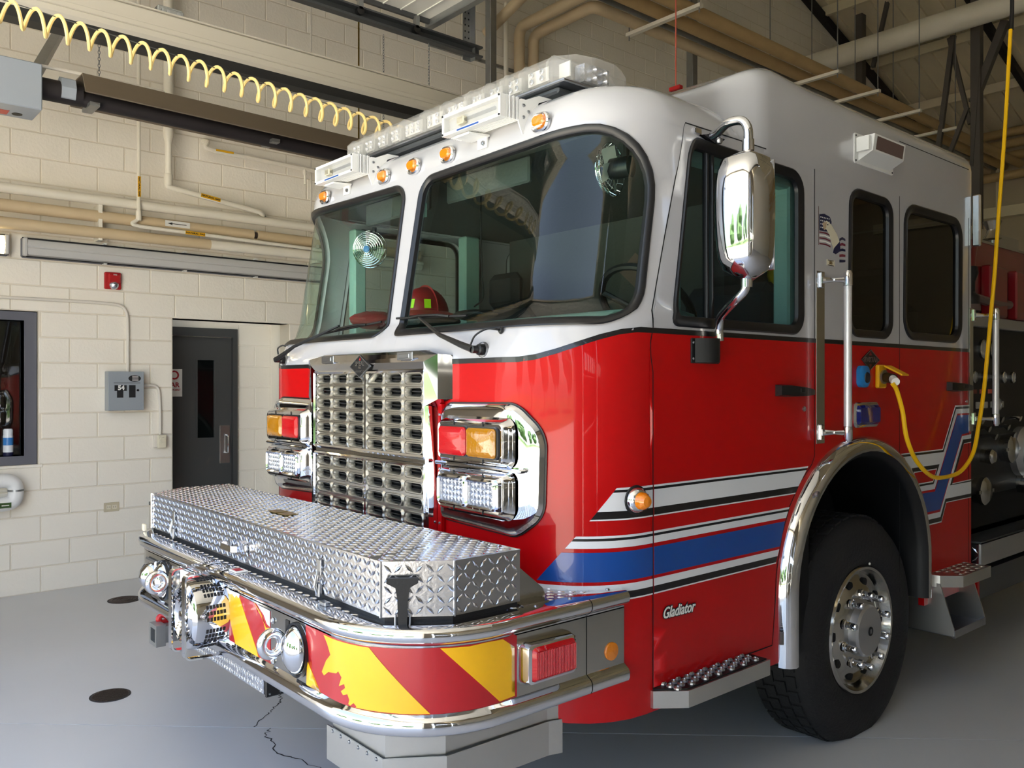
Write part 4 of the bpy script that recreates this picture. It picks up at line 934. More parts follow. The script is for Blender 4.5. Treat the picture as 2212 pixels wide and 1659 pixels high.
# -- headlight bezels
def bezel(s):
    b = empty('headlight_bezel', (s*.75, 0, 1.15), parent=FT); fn = (lambda q, z, d: S(s*q, z, d))
    L = rpoly([(.495, 1.14, .035), (.93, 1.125, .10), (1.035, 1.20, .10), (1.042, 1.49, .12), (.93, 1.588, .12), (.495, 1.582, .06)], 6)
    g = G(); prof = [(.0, 0), (.0, .012), (-.012, .028), (-.03, .034)]; band(g, L, fn, prof, .03); panel(g, offs(dens(L, .03), -.03), [], fn, .034, h=.05); g.obj('bezel_shell', 'chrome', b)
    band(G(), L, fn, [(.006, 0), (.006, .006), (-.002, .006)], .04).obj('bezel_seal', 'gasket', b)
    g = G(); g.b2(s*.50, s*1.0, -.002, .03, 1.352, 1.366, .005); g.obj('bezel_rib', 'chrome', b)
    for z0, z1, led in ((1.372, 1.528, 0), (1.192, 1.346, 1)):
        fp = lambda u, v, d: (s*u, .016-d, v)
        pillow(G(), .548, .945, z0, z1, .03, fp, [(-.012, 0), (-.004, .012), (.004, .034), (.012, .042), (.022, .040)]).obj('lamp_pod', 'chrome', b)
        for x0, x1, m in ((.577, .739, 'red_lens'), (.746, .908, 'amber_dark')):
            zz0, zz1 = z0+.026, z1-.026
            if not led:
                ln = pillow(G(), x0, x1, zz0, zz1, .014, fp, [(0, .036), (0, .050), (.006, .057), (.02, .061)]).obj('red_lamp' if m[0] == 'r' else 'amber_lamp', m, b)
                pillow(G(), x0-.005, x1+.005, zz0-.005, zz1+.005, .018, fp, [(0, .036), (0, .046), (.006, .046)], cap=False).obj('lamp_seal', 'gasket', ln)
            else:
                ln = pillow(G(), x0, x1, zz0, zz1, .014, fp, [(0, .036), (0, .046)]).obj('led_lamp', 'led_face', b)
                pillow(G(), x0-.002, x1+.002, zz0-.002, zz1+.002, .016, fp, [(-.002, .036), (-.002, .054), (.004, .060), (.012, .054), (.012, .046)], cap=False).obj('lamp_rim', 'chrome', ln)
                g = G(); n = 6
                for i in range(n):
                    for j in range(4):
                        cx = x0+.018+(x1-x0-.036)*(i+.5)/n; cz = zz0+.012+(zz1-zz0-.024)*(j+.5)/4
                        g.add([fp(cx-.011, cz-.011, .047), fp(cx+.011, cz-.011, .047), fp(cx+.011, cz+.011, .047), fp(cx-.011, cz+.011, .047), fp(cx+.004, cz+.006, .055)], [(0, 1, 4), (1, 2, 4), (2, 3, 4), (3, 0, 4)])
                g.obj('led_facets', 'led_face', ln, kind='stuff', smooth=0)
                pillow(G(), x0+.008, x1-.008, zz0+.008, zz1-.008, .01, fp, [(0, .057)]).obj('lamp_cover', 'clear_lens', ln, smooth=0)
        g = G()
        for x in (.66, .83):
            for z in (z0+.012, z1-.012): g.box((s*x, -.026, z), (.004, .004, .016))
        g.obj('pod_screw', 'ink', b, smooth=0)
bezel(1); bezel(-1)
# -- wipers
def wiper(pts, name, s):
    w = empty('wiper', pts[0], parent=FT); P = [Vector(S(q, z, d)) for q, z, d in pts]
    G().lathe([(.022, 0), (.02, .03), (.014, .035), (.014, .06), (0, .062)], S(pts[0][0], pts[0][1], -.005), (0, -1, 0), 14).obj('pivot', 'black_plastic', w)
    G().lathe([(.03, 0), (.028, .012)], S(pts[0][0], pts[0][1], -.003), (0, -1, 0), 14).obj('grommet', 'steel', w)
    G().tube(P[:-2], [.014, .013, .009, .006][:len(P)-2], 6).obj('arm', 'black_plastic', w)
    b0, b1 = P[-2], P[-1]; n = 10
    g = G(); g.tube([b0, b1], .005, 6); bl = g.obj('blade', 'rubber', w)
    m = (b0+b1)/2; u = (b1-b0).normalized(); g = G()
    g.tube([m-u*.14+Vector((0, -.004, 0)), m-u*.07+Vector((0, -.014, .006)), m+u*.07+Vector((0, -.014, .006)), m+u*.14+Vector((0, -.004, 0))], .006, 6); g.obj('blade_yoke', 'black_plastic', bl)
wiper([(.733, 1.784, .05), (.66, 1.803, .05), (.50, 1.848, .05), (.234, 1.935, .035), (.037, 1.944, .02), (.541, 1.925, .02)], 'w', 1)
wiper([(-.896, 1.782, .05), (-.84, 1.80, .05), (-.72, 1.845, .05), (-.44, 1.935, .035), (-.60, 1.905, .02), (-.085, 1.936, .02)], 'w', -1)
G().tube(arcpts([S(.715, 1.80, .05), S(.735, 1.835, .05), S(.77, 1.858, .045), S(.80, 1.857, .03), S(.805, 1.853, .0)], 6), .004, 6).obj('washer_hose', 'rubber', FT)
G().lathe([(.014, 0), (.01, .006), (0, .008)], S(.805, 1.853, 0), (0, -1, .1), 10).obj('washer_nozzle', 'black_plastic', FT)
G().tube(arcpts([S(-.90, 1.81, .04), S(-.905, 1.84, .045), S(-.885, 1.855, .045), S(-.87, 1.85, .03)], 6), .004, 6).obj('washer_hose', 'rubber', FT)
# -- marker lights
for x in (-.82, -.25, 0, .255, .84):
    m = empty('marker_light', (x, .25, 2.62), parent=FT); fn = lambda u, v, d, x=x: (x+u, .2475-d, 2.634+v)
    L = rect(-.047, .047, -.036, .034, .032, 6); pillow(G(), -.047, .047, -.036, .034, .032, fn, [(-.002, 0), (0, .012), (.006, .017), (.012, .014)], 6).obj('bezel', 'chrome', m)
    L2 = rect(-.034, .034, -.016, .024, .018, 6); pillow(G(), -.034, .034, -.016, .024, .018, fn, [(0, .012), (.001, .022), (.008, .027)], 6).obj('lens', 'amber_lens', m)
# -- scene lights under the light bar
for s in (1, -1):
    t = empty('scene_light', (s*.545, .17, 2.63), parent=FT); x0, x1 = .36, .73; z0, z1 = 2.664, 2.750
    fn = lambda u, v, d: (u if s > 0 else -(1.09-u), .138-d, v)
    fx_ = lambda u, v, d: (u-(0 if s > 0 else 1.09), .138-d, v)
    L = [(x0, z0), (x1, z0), (x1, z1), (x0, z1)]; Li = [(x0+.012, z0+.012), (x1-.012, z0+.012), (x1-.012, z1-.012), (x0+.012, z1-.012)]
    g = G(); panel(g, L, [Li], fx_, 0, -.03, h=1, grid=False); g.obj('front_frame', 'white_metal', t, smooth=0)
    G().b2(fx_(x0+.01, 0, 0)[0], fx_(x1-.01, 0, 0)[0], .165, .17, z0+.008, z1-.008).obj('reflector', 'lens_grey', t, smooth=0)
    G().b2(fx_(x0+.09, 0, 0)[0], fx_(x0+.135, 0, 0)[0], .142, .165, z0+.03, z0+.06, .004).obj('lamp_socket', 'ivory', t)
    G().cyl((fx_(x0+.135, 0, 0)[0], .155, z0+.045), (fx_(x1-.05, 0, 0)[0], .155, z0+.045), .007).obj('lamp_tube', 'clear_lens', t)
    panel(G(), Li, [], fx_, -.004, h=1, grid=False).obj('lens', 'clear_lens', t, smooth=0)
    G().b2(fx_(x0+.1, 0, 0)[0], fx_(x0+.24, 0, 0)[0], .137, .1375, z0+.002, z0+.009).obj('maker_label', 'blue_film', t, smooth=0)
    xs0, xs1 = sorted((fx_(x0, 0, 0)[0], fx_(x1, 0, 0)[0]))
    G().b2(xs0+.01, xs1-.01, .172, .235, z0+.004, z1-.01, .006).obj('housing', 'white_metal', t)
    for k in range(7): G().b2(xs0+.004, xs1+.002+.004*(k % 2), .170+k*.0095, .1735+k*.0095, z0, z1+.001).obj('cooling_fin', 'white_metal', t, smooth=0)
    for c in ((xs0+.006, z0+.006), (xs1-.006, z0+.006), (xs0+.006, z1-.006), (xs1-.006, z1-.006)): G().lathe([(.005, 0), (.004, .003), (0, .003)], (c[0], .137, c[1]), (0, -1, 0), 6).obj('screw', 'ink', t)
    br = [(.238, z1-.002), (.262, z1-.002), (.33, z1+.028), (.40, z1+.03), (.33, z1+.0), (.29, z0+.02), (.262, z0-.045), (.245, z0-.05), (.225, z0-.008), (.225, z1-.01)]
    g = G(); g.prism(br, lambda u, v, d: (xs1+.0+d, u, v), 0, .005); g.obj('bracket', 'white_metal', t, smooth=0)
    for y, z in ((.25, z0+.06), (.25, z0+.015), (.275, z0+.04)): G().lathe([(.007, 0), (.006, .004), (0, .005)], (xs1+.005, y, z), (1, 0, 0), 8).obj('bolt', 'steel', t)
    g = G(); g.prism([(xs0+.06, .16), (xs0+.15, .16), (xs0+.17, .25), (xs0+.05, .25)], FZ(z0-.014), 0, .008); g.b2(xs0+.10, xs0+.16, .243, .252, z0-.055, z0-.008); g.obj('lower_bracket', 'white_metal', t, smooth=0)
    G().lathe([(.011, 0), (.009, .008), (0, .009)], (xs0+.14, .243, z0-.035), (0, -1, 0), 6).obj('bolt', 'steel', t)
# -- light bar
LBR = empty('light_bar', (0, .5, 2.78), parent=FT)
G().b2(-.80, .80, .37, .66, 2.785, 2.812, .008).obj('base_tray', 'galv_dark', LBR)
G().b2(-.86, .86, .342, .70, 2.808, 2.822, .004).obj('base_rail', 'steel', LBR)
def bar_sec(x, k=0.): return [(x, .345+k, 2.822), (x, .335+k, 2.838), (x, .335+k, 2.90), (x, .365+k, 2.928-k), (x, .67-k, 2.928-k), (x, .705-k, 2.90), (x, .705-k, 2.838), (x, .695-k, 2.822)]
edges = [-.74, -.62, -.50, -.38, -.26, -.08, .08, .26, .38, .50, .62, .78]
for a, b in zip(edges, edges[1:]):
    G().rings([bar_sec(a+.004), bar_sec(b-.004)], True, True).obj('lens_module', 'milky_lens', LBR, smooth=0)
    lm = G().b2(a+.02, b-.02, .36, .38, 2.84, 2.895).obj('reflector', 'lens_clear', LBR, smooth=0)
    g = G(); n = max(1, int((b-a)/.06))
    for i in range(n):
        for z in (2.853, 2.88): g.lathe([(.004, .0), (.012, .012)], (a+.02+(b-a-.04)*(i+.5)/n, .36, z), (0, -1, 0), 8)
    g.obj('led_cups', 'silver', lm, kind='stuff')
for x in edges: G().rings([bar_sec(x-.007, -.003), bar_sec(x+.007, -.003)], True, True).obj('module_band', 'milky_lens', LBR, smooth=0)
for s in (1, -1):
    e0 = .785 if s > 0 else .745
    P0 = [(s*e0, y, z) for _, y, z in bar_sec(0)]; P1 = [(s*(e0+.075), .36+(y-.335)*.86+.02, z) for _, y, z in bar_sec(0, .004)]; P2 = [(s*(e0+.115), .47+(y-.335)*.35, max(2.835, min(2.915, z))) for _, y, z in bar_sec(0)]
    g = G(); g.rings([P0, P1, P2], True, True); g.obj('end_lens', 'milky_lens', LBR, smooth=0)
    G().b2(s*e0, s*(e0+.06), .39, .395, 2.842, 2.90).obj('reflector', 'lens_clear', LBR, smooth=0)
    b_ = G().b2(s*(e0+.02), s*(e0+.07), .46, .60, 2.835, 2.905).obj('corner_reflector', 'led_face', LBR, smooth=0)
    for y in (.50, .56):
        for z in (2.852, 2.885): G().lathe([(.004, 0), (.014, .014)], (s*(e0+.07), y, z), (s, 0, 0), 10).obj('led_cup', 'silver', b_)
    G().prism([(.40, 2.81), (.46, 2.81), (.44, 2.755)], (lambda u, v, d, s=s: (s*.70+d, u, v)), -.05, .05).obj('mount_foot', 'white_metal', LBR, smooth=0)
# -- mirror
MR = empty('side_mirror', (1.4, .7, 1.75), parent=FT)
G().b2(W-.002, W+.006, .645, .815, 1.735, 1.828, .002).obj('mirror_base_plate', 'black_plastic', MR)
g = G(); P = []
for z in (1.738, 1.828): P.append([(W+.006+.05*sin(pi*k/8), .665+.14*k/8, z) for k in range(9)])
g.rings([P[0]+[(W+.004, .805, 1.738), (W+.004, .665, 1.738)], P[1]+[(W+.004, .805, 1.828), (W+.004, .665, 1.828)]]); g.obj('mirror_base', 'black_plastic', MR)
for z in (1.752, 1.812): G().lathe([(.005, 0), (.004, .003), (0, .004)], (W+.006, .655, z), (1, 0, 0), 8).obj('screw', 'steel', MR)
MX, MY = 1.43, .70
G().tube(arcpts([(W+.035, .775, 1.82), (W+.036, .77, 1.87), (W+.06, .75, 1.91), (MX-.06, MY+.0, 1.955), (MX-.01, MY-.01, 1.99), (MX, MY-.01, 2.03)], 8), .0165, 12).obj('lower_arm', 'chrome', MR)
G().cyl((MX, MY-.01, 2.0), (MX, MY-.01, 2.04), .021).obj('lower_clamp', 'chrome', MR)
G().tube(arcpts([(W+.03, .735, 2.585), (W+.06, .73, 2.59), (W+.12, .705, 2.605), (MX-.03, MY, 2.60), (MX-.002, MY, 2.565), (MX, MY, 2.50)], 8), .0165, 12).obj('upper_arm', 'chrome', MR)
G().cyl((MX, MY, 2.485), (MX, MY, 2.525), .021).obj('upper_clamp', 'chrome', MR)
g = G(); g.b2(W-.001, W+.012, .66, .70, 2.585, 2.61, .004); g.add([(W, .68, 2.585), (W, .80, 2.565), (W+.05, .79, 2.578), (W+.04, .72, 2.588)], [(0, 1, 2, 3)]); g.obj('upper_bracket', 'chrome', MR)
G().lathe([(.014, 0), (.014, .012), (.01, .018), (0, .018)], (W+.04, .765, 2.578), (0, 0, -1), 12).obj('bracket_nut', 'steel', MR)
# housing: rounded shell facing forward, mirror glass behind
hs = []
for k in range(13):
    t = k/12; z = 2.02+.47*t; f = (1-abs(2*t-1)**7)**.5; f = max(f, .12); bulge = 1-.12*(2*t-1)**2-(.06*(1-t))
    wx, dy = .098*f*bulge, .115*f*bulge
    ring = []
    for j in range(20):
        a = 2*pi*j/20; cx = abs(cos(a))**.55*(1 if cos(a) > 0 else -1); cy = abs(sin(a))**.6*(1 if sin(a) > 0 else -1)
        ring.append((MX+wx*cx-.02*cy*0, MY+(dy*cy if cy < 0 else .05*f*cy), z))
    hs.append(ring)
G().rings(hs, True, True).obj('mirror_housing', 'chrome', MR, smooth=60)
G().b2(MX-.075, MX+.075, MY+.047, MY+.052, 2.06, 2.45, .002).obj('mirror_glass', 'silver', MR)
# -- door furniture and side fittings
def handle(par, y0, y1, z):
    h = empty('door_handle', (W, (y0+y1)/2, z), parent=par); L = y1-y0
    rs = []
    for k in range(9):
        t = k/8; y = y0+L*t; hh = .026*(1-abs(t-.25)**1.5*.75); d = .04*(1-(2*t-.8)**2*.5)+.004; rs.append([(W, y, z+hh-.010*t), (W+d, y, z+hh*.8-.010*t), (W+d, y, z-hh*.8-.010*t), (W, y, z-hh-.010*t)])
    G().rings(rs).obj('handle_body', 'black_plastic', h, smooth=50)
    G().b2(W+.036, W+.046, y0+L*.42, y0+L*.55, z-.012, z+.012, .004).obj('thumb_latch', 'black_satin', h)
handle(DR, 1.21, 1.50, 1.632); handle(FT, 2.89, 3.215, 1.645)
G().lathe([(.011, 0), (.011, .006), (.007, .008), (0, .007)], (W, 1.43, 1.551), (1, 0, 0), 12).obj('key_lock', 'steel', DR)
G().lathe([(.008, 0), (.008, .006), (0, .006)], (W, 3.15, 1.56), (1, 0, 0), 10).obj('key_lock', 'steel', FT)
def rail(y, z0, z1, py, out=.09):
    r = empty('grab_rail', (W+.06, y, z0), parent=FT)
    G().cyl((W+out, y, z0+.02), (W+out, y, z1-.02), .0175, seg=16).obj('bar', 'rail_bar', r)
    for z, s in ((z0, 1), (z1, -1)):
        e = G().lathe([(0, -.024), (.014, -.02), (.0205, -.008), (.0205, .045), (.0185, .047)], (W+out, y, z), (0, 0, s), 16).obj('end_cap', 'chrome', r)
        G().tube([(W+out, y, z+.02*s), (W+out*.55, y+(py-y)*.5, z+.02*s), (W+.01, py, z+.02*s)], [.014, .009, .016], 10).obj('bracket', 'chrome', e)
        G().b2(W+.004, W+.014, py-.014, py+.014, z+.02*s-.035, z+.02*s+.035, .004).obj('foot', 'chrome', e)
G().b2(W, W+.004, 1.53, 1.60, 1.395, 2.155, .002).obj('scuff_strip', 'chrome', FT)
rail(1.64, 1.425, 2.135, 1.565); rail(3.33, 1.44, 2.07, 3.245)
G().b2(W-.002, W+.005, 3.19, 3.24, 1.39, 2.09, .001).obj('scuff_strip', 'chrome', FT)
# badges and decals
dmd = [(1.934, 1.774), (2.026, 1.822), (2.115, 1.773), (2.02, 1.724)]
bd = G().prism(dmd, FX(W), 0, .004).obj('diamond_badge', 'black_plastic', FT, smooth=0)
band(G(), dmd, FX(W), [(0, .001), (0, .0055), (-.004, .0055), (-.004, .004)], 1).obj('badge_rim', 'ink_grey', bd, smooth=0)
text('lettering', 'SPARTAN', .034, frame((W+.0045, 2.025, 1.773), (0, 1, 0), (0, 0, 1)), 'ink_grey', bd, bold=.0008)
for z, s in ((1.80, 1), (1.746, -1)): G().prism([(2.022, z+.014*s), (2.008, z-.006*s), (2.036, z-.006*s)], FX(W+.004), 0, .0006).obj('badge_mark', 'pump_red', bd, smooth=0)
gb = text('model_script', 'Gladiator', .056, frame((W+.0035, .572, .836), (0, 1, -.02), (0, .15, 1)), 'black_film', DR, ext=.001, bold=.0045, shear=.18, sx=.86)
text('lettering', 'Gladiator', .056, frame((W+.0052, .572, .836), (0, 1, -.02), (0, .15, 1)), 'label_white', gb, ext=.0006, bold=.0008, shear=.18, sx=.86)
bp = G().b2(W, W+.001, 1.622, 1.692, 2.187, 2.214).obj('sticker', 'ivory', FT, smooth=0)
text('lettering', 'SRS', .018, frame((W+.0013, 1.657, 2.2), (0, 1, 0), (0, 0, 1)), 'gold', bp, bold=.0006)
for z in (2.211, 2.189): G().b2(W+.001, W+.0013, 1.63, 1.684, z-.0015, z+.0015).obj('print_line', 'ink', bp, smooth=0)
# flag and eagle decal
fl_ = empty('flag_decal', (W, 1.66, 2.2), parent=FT); dd = lambda pts, m, d, nm: panel(G(), pts, [], FX(W), d, d-.0006, h=5, grid=False).obj(nm, m, fl_, smooth=0)
dd([(1.551, 2.44), (1.555, 2.44), (1.556, 2.27), (1.552, 2.27)], 'ink_grey', .001, 'flag_pole')
dd([(1.56, 2.405), (1.60, 2.413), (1.65, 2.405), (1.665, 2.385), (1.65, 2.34), (1.60, 2.335), (1.56, 2.335)], 'navy', .001, 'flag_canton')
for i in range(4):
    for j in range(6): dd([(1.572+j*.014+.004*cos(2*pi*k/5), 2.35+i*.015+.0035*sin(2*pi*k/5)) for k in range(5)], 'label_white', .0014, 'star')
for i in range(5):
    z = 2.33-i*.0125; dd([(1.56, z), (1.61, z+.002), (1.655, z-.004), (1.655, z-.0105), (1.61, z-.0045), (1.56, z-.0065)], 'flag_red' if i % 2 == 0 else 'label_white', .001, 'flag_stripe')
dd([(1.59, 2.37), (1.62, 2.385), (1.66, 2.372), (1.71, 2.335), (1.735, 2.30), (1.73, 2.26), (1.69, 2.255), (1.665, 2.285), (1.645, 2.325), (1.62, 2.345), (1.60, 2.345)], 'ivory', .0018, 'eagle_head')
dd([(1.585, 2.372), (1.62, 2.378), (1.615, 2.352), (1.598, 2.34), (1.59, 2.352)], 'eagle_tan', .0022, 'eagle_beak')
dd([(1.622, 2.368), (1.634, 2.372), (1.632, 2.364)], 'ink', .0022, 'eagle_eye')
dd([(1.685, 2.27), (1.735, 2.305), (1.742, 2.262), (1.70, 2.243), (1.676, 2.248)], 'navy', .002, 'eagle_neck')
for i in range(5):
    y = 1.742+.009*i; dd([(1.735, 2.318-i*.024), (1.76, 2.328-i*.026), (1.788, 2.322-i*.024), (1.788, 2.312-i*.024), (1.76, 2.316-i*.026), (1.735, 2.306-i*.024)], 'flag_red' if i % 2 else 'navy', .001, 'flag_tail')
# blue speaker, yellow inlet, warning lamp, scene light, door edge lamp
cv = empty('charge_port', (W, 1.94, 1.64), parent=FT)
g = G(); L = rect(1.892, 1.985, 1.642, 1.744, .03); band(g, L, FX(W), [(0, 0), (0, .018), (-.012, .026)], .1); panel(g, offs(L, -.012), [], FX(W), .026, h=1, grid=False); g.obj('port_cover', 'blue_plastic', cv)
G().lathe([(.026, 0), (.024, .004), (.015, .002), (0, .002)], (W+.026, 1.945, 1.688), (1, 0, 0), 20).obj('port_mouth', 'black_plastic', cv)
yi = empty('power_inlet', (W, 2.11, 1.637), parent=FT)
G().b2(W, W+.02, 2.07, 2.155, 1.638, 1.750, .006).obj('inlet_box', 'yellow_plastic', yi)
g = G(); g.box((W+.075, 2.135, 1.722), (.10, .075, .008), ry=radians(28), bev=.003); g.obj('inlet_lid', 'yellow_plastic', yi)
G().cyl((W+.02, 2.115, 1.692), (W+.03, 2.115, 1.692), .034).obj('inlet_ring', 'steel', yi)
wp = empty('warning_light', (W, 1.95, 1.455), parent=FT)
g = G(); L = rect(1.83, 2.068, 1.456, 1.572, .022); band(g, L, FX(W), [(0, 0), (0, .02), (-.012, .028), (-.016, .028)], .2); g.obj('bezel', 'chrome', wp)
pillow(G(), 1.842, 2.056, 1.468, 1.56, .018, FX(W), [(0, .01), (0, .03), (.012, .042)]).obj('lens', 'blue_lens', wp)
slt = empty('side_scene_light', (W, 2.05, 2.69), parent=FT)
g = G(); g.prism(rect(1.862, 2.25, 2.685, 2.825, .012, 3), FX(W), 0, .006); g.obj('flange', 'white_metal', slt)
g = G(); zc = lambda a, b: b
body = [(W+.006, 2.70), (W+.075, 2.735), (W+.085, 2.81), (W+.006, 2.81)]
G().prism([(x, z) for x, z in body], lambda u, v, d: (u, 1.90+d, v), 0, .31).obj('housing', 'white_metal', slt, smooth=0)
for k in range(3): G().b2(W+.01, W+.07, 1.888-k*.008, 1.892-k*.008, 2.735, 2.80).obj('cooling_fin', 'white_metal', slt, smooth=0)
G().add([(W+.0762+.0005, 1.925, 2.742), (W+.0762+.0005, 2.195, 2.742), (W+.0852, 2.195, 2.802), (W+.0852, 1.925, 2.802)], [(0, 1, 2, 3)]).obj('lens', 'ink_grey', slt, smooth=0)
for y, z in ((1.875, 2.697), (1.875, 2.813), (2.238, 2.697), (2.238, 2.813)): G().lathe([(.005, 0), (.004, .003), (0, .003)], (W+.006, y, z), (1, 0, 0), 6).obj('screw', 'ink', slt)
G().b2(W+.0, W+.045, 3.228, 3.255, 2.44, 2.735, .008).obj('door_edge_lamp', 'silver', FT)
am = empty('corner_marker', S(1.368, 1.256), parent=FT); n_ = Vector(S(1.368, 1.256, 1))-Vector(S(1.368, 1.256))
G().lathe([(.045, 0), (.044, .012), (.034, .026), (.03, .028)], S(1.368, 1.256), n_, 24).obj('bezel', 'chrome', am)
G().lathe([(.031, .02), (.029, .045), (.018, .06), (0, .064)], S(1.368, 1.256), n_, 20).obj('lens', 'amber_lens', am)
G().lathe([(.052, 0), (.05, .004), (.044, .005)], S(1.368, 1.256), n_, 24).obj('grommet', 'rubber', am)

# ================================================================== FRONT BUMPER
WBm, RBm, YBm, BE = 1.215, .36, -.635, 1.98
B1 = WBm-RBm; B2 = B1+RBm*pi/2
def SB(s, z, d=0.):
    sg = -1 if s < 0 else 1; s = abs(s)
    if s <= B1: return (sg*s, YBm-d, z)
    if s <= B2:
        a = (s-B1)/RBm; return (sg*(B1+(RBm+d)*sin(a)), YBm+RBm-(RBm+d)*cos(a), z)
    return (sg*(WBm+d), YBm+RBm+s-B2, z)
BP = empty('front_bumper', (0, -.3, .63), parent=FT)
ss = sorted(set([-BE+2*BE*k/40 for k in range(41)]+[sg*(B1+(B2-B1)*k/14) for sg in (-1, 1) for k in range(15)]))
def brail(prof): return G().rings([[SB(s, z, d) for d, z in prof] for s in ss], False, False)
brail([(0, .70), (0, .80), (0, .897)]).obj('bumper_face', 'dull_chrome', BP)
brail([(-.05, .957), (-.012, .957), (.01, .955), (.022, .948), (.027, .938), (.027, .926), (.022, .916), (.010, .907), (0, .900), (0, .893)]).obj('top_rail', 'chrome', BP)
brail([(0, .705), (.010, .698), (.022, .690), (.027, .680), (.027, .662), (.022, .650), (.010, .642), (-.02, .640), (-.06, .642)]).obj('bottom_rail', 'chrome', BP)
for s in (1.797, -1.797):
    G().rings([[SB(s+e, z, q+.0008) for q, z in ((.010, .955), (.022, .948), (.027, .938), (.027, .926), (.022, .916), (.010, .907), (0, .897), (0, .705), (.010, .698), (.022, .690), (.027, .680), (.027, .662), (.022, .650), (.010, .642))] for e in (-.0015, .0015)], False, False).obj('end_seam', 'ink', BP, smooth=0)
deck = [(x, y) for x, y, _ in (SB(s, 0, -.02) for s in ss)]+[(WBm-.03, .30), (.9, .06), (-.9, .06), (-WBm+.03, .30)]
dk = G().prism(deck, FZ(.956), 0, -.006).obj('deck_plate', 'tread_plate', BP, smooth=0)
boxo = [(-1.025, -.564), (1.025, -.564), (1.15, -.39), (1.15, -.13), (-1.15, -.13), (-1.15, -.39)]
dl = [(x, y) for x, y, _ in (SB(s, 0, -.045) for s in ss if abs(s) < 1.95)]+[(.93, .05), (-.93, .05)]
lugs(G(), dl, FZ(.956), .026, .028, .008, .0028, holes=(offs(boxo, .012),)).obj('deck_lugs', 'tread_plate', BP, kind='stuff', smooth=0)
for s in (1.60, 1.75, 1.93): G().lathe([(.008, 0), (.006, .004), (0, .005)], SB(s, .957, -.03), (0, 0, 1), 10).obj('deck_bolt', 'steel', BP)
# chevron film, torn in places
def film(pts, m, d, nm): return panel(G(), pts, [], SB, d, d-.0015, h=.03).obj(nm, m, BP)
RP = [(.693, .893), (.81, .893), (1.0, .892), (1.226, .896), (1.46, .896), (1.478, .9), (1.493, .892), (1.493, .707), (1.40, .706), (1.19, .704), (1.06, .705), (.97, .705), (.80, .706), (.697, .704)]
Yl = [[(.704, .782), (.790, .7065), (.699, .705)],
      [(.812, .888), (.835, .866), (.855, .837), (.828, .813), (.801, .772), (.815, .764), (.842, .782), (.888, .789), (.898, .798), (.914, .783), (.901, .754), (.926, .766), (.930, .755), (.911, .741), (.921, .732), (.940, .739), (.948, .724), (.944, .711), (.951, .7075), (.965, .718), (.976, .710), (.972, .7065), (1.068, .707), (1.168, .7065), (1.204, .707), (1.116, .795), (1.020, .889), (.916, .889)],
      [(1.233, .894), (1.321, .892), (1.377, .895), (1.436, .893), (1.482, .861), (1.484, .712), (1.424, .709), (1.324, .806)]]
for s in (1, -1):
    sm = lambda P: [(s*u, v) for u, v in P]
    if s > 0:
        film(sm(RP), 'rv_red', .0015, 'chevron_panel')
        for y_ in Yl: film(sm(y_), 'rv_yellow', .0028, 'chevron_stripe')
    else:
        film(sm([(1.0, .892), (1.48, .895), (1.48, .706), (1.0, .706)]), 'rv_red', .0015, 'chevron_panel'); film(sm([(1.06, .888), (1.2, .888), (1.4, .71), (1.24, .71)]), 'rv_yellow', .0028, 'chevron_stripe')
    film(sm([(.078, .891), (.431, .882), (.434, .700), (.082, .703)]), 'rv_red', .0015, 'chevron_panel')
    film(sm([(.078, .880), (.170, .888), (.323, .726), (.338, .7035), (.142, .7035), (.100, .767), (.082, .80)]), 'rv_yellow', .0028, 'chevron_stripe')
    film(sm([(.30, .889), (.36, .86), (.40, .82), (.431, .825), (.431, .79), (.405, .80), (.38, .84), (.31, .884)]), 'rv_yellow', .0028, 'chevron_stripe')
    film(sm([(.078, .892), (.18, .894), (.172, .877), (.15, .884), (.135, .872), (.115, .881), (.09, .876), (.078, .882)]), 'white_film', .0032, 'torn_edge')
    film(sm([(.33, .886), (.432, .884), (.432, .83), (.41, .835), (.385, .86)]), 'white_film', .0032, 'torn_edge')
# side warning lamp and amber reflector
for s in (1, -1):
    t = empty('bumper_warning_light', SB(s*1.61, .74), parent=BP); fn = lambda u, v, d: SB(s*u, v, d)
    g = G(); L = rect(1.503, 1.712, .742, .868, .018); band(g, L, fn, [(.004, 0), (.004, .012), (-.004, .040), (-.014, .044)], .3); g.obj('bezel', 'chrome', t)
    pillow(G(), 1.516, 1.702, .752, .858, .016, fn, [(0, .02), (0, .042), (.010, .056)]).obj('lens', 'red_lens', t)
    g = G()
    for k in range(26): g.add([fn(1.526+k*.0066+dx, v, d) for dx, d in ((-.002, .056), (0, .0585), (.002, .056)) for v in (.765, .845)], [(0, 1, 3, 2), (2, 3, 5, 4)])
    g.obj('lens_flutes', 'red_lens', t, kind='stuff')
    n_ = (s, 0, 0); G().lathe([(.031, 0), (.030, .005), (.015, .008), (0, .009)], SB(s*1.916, .757), n_, 24).obj('amber_reflector', 'amber_lens', BP)
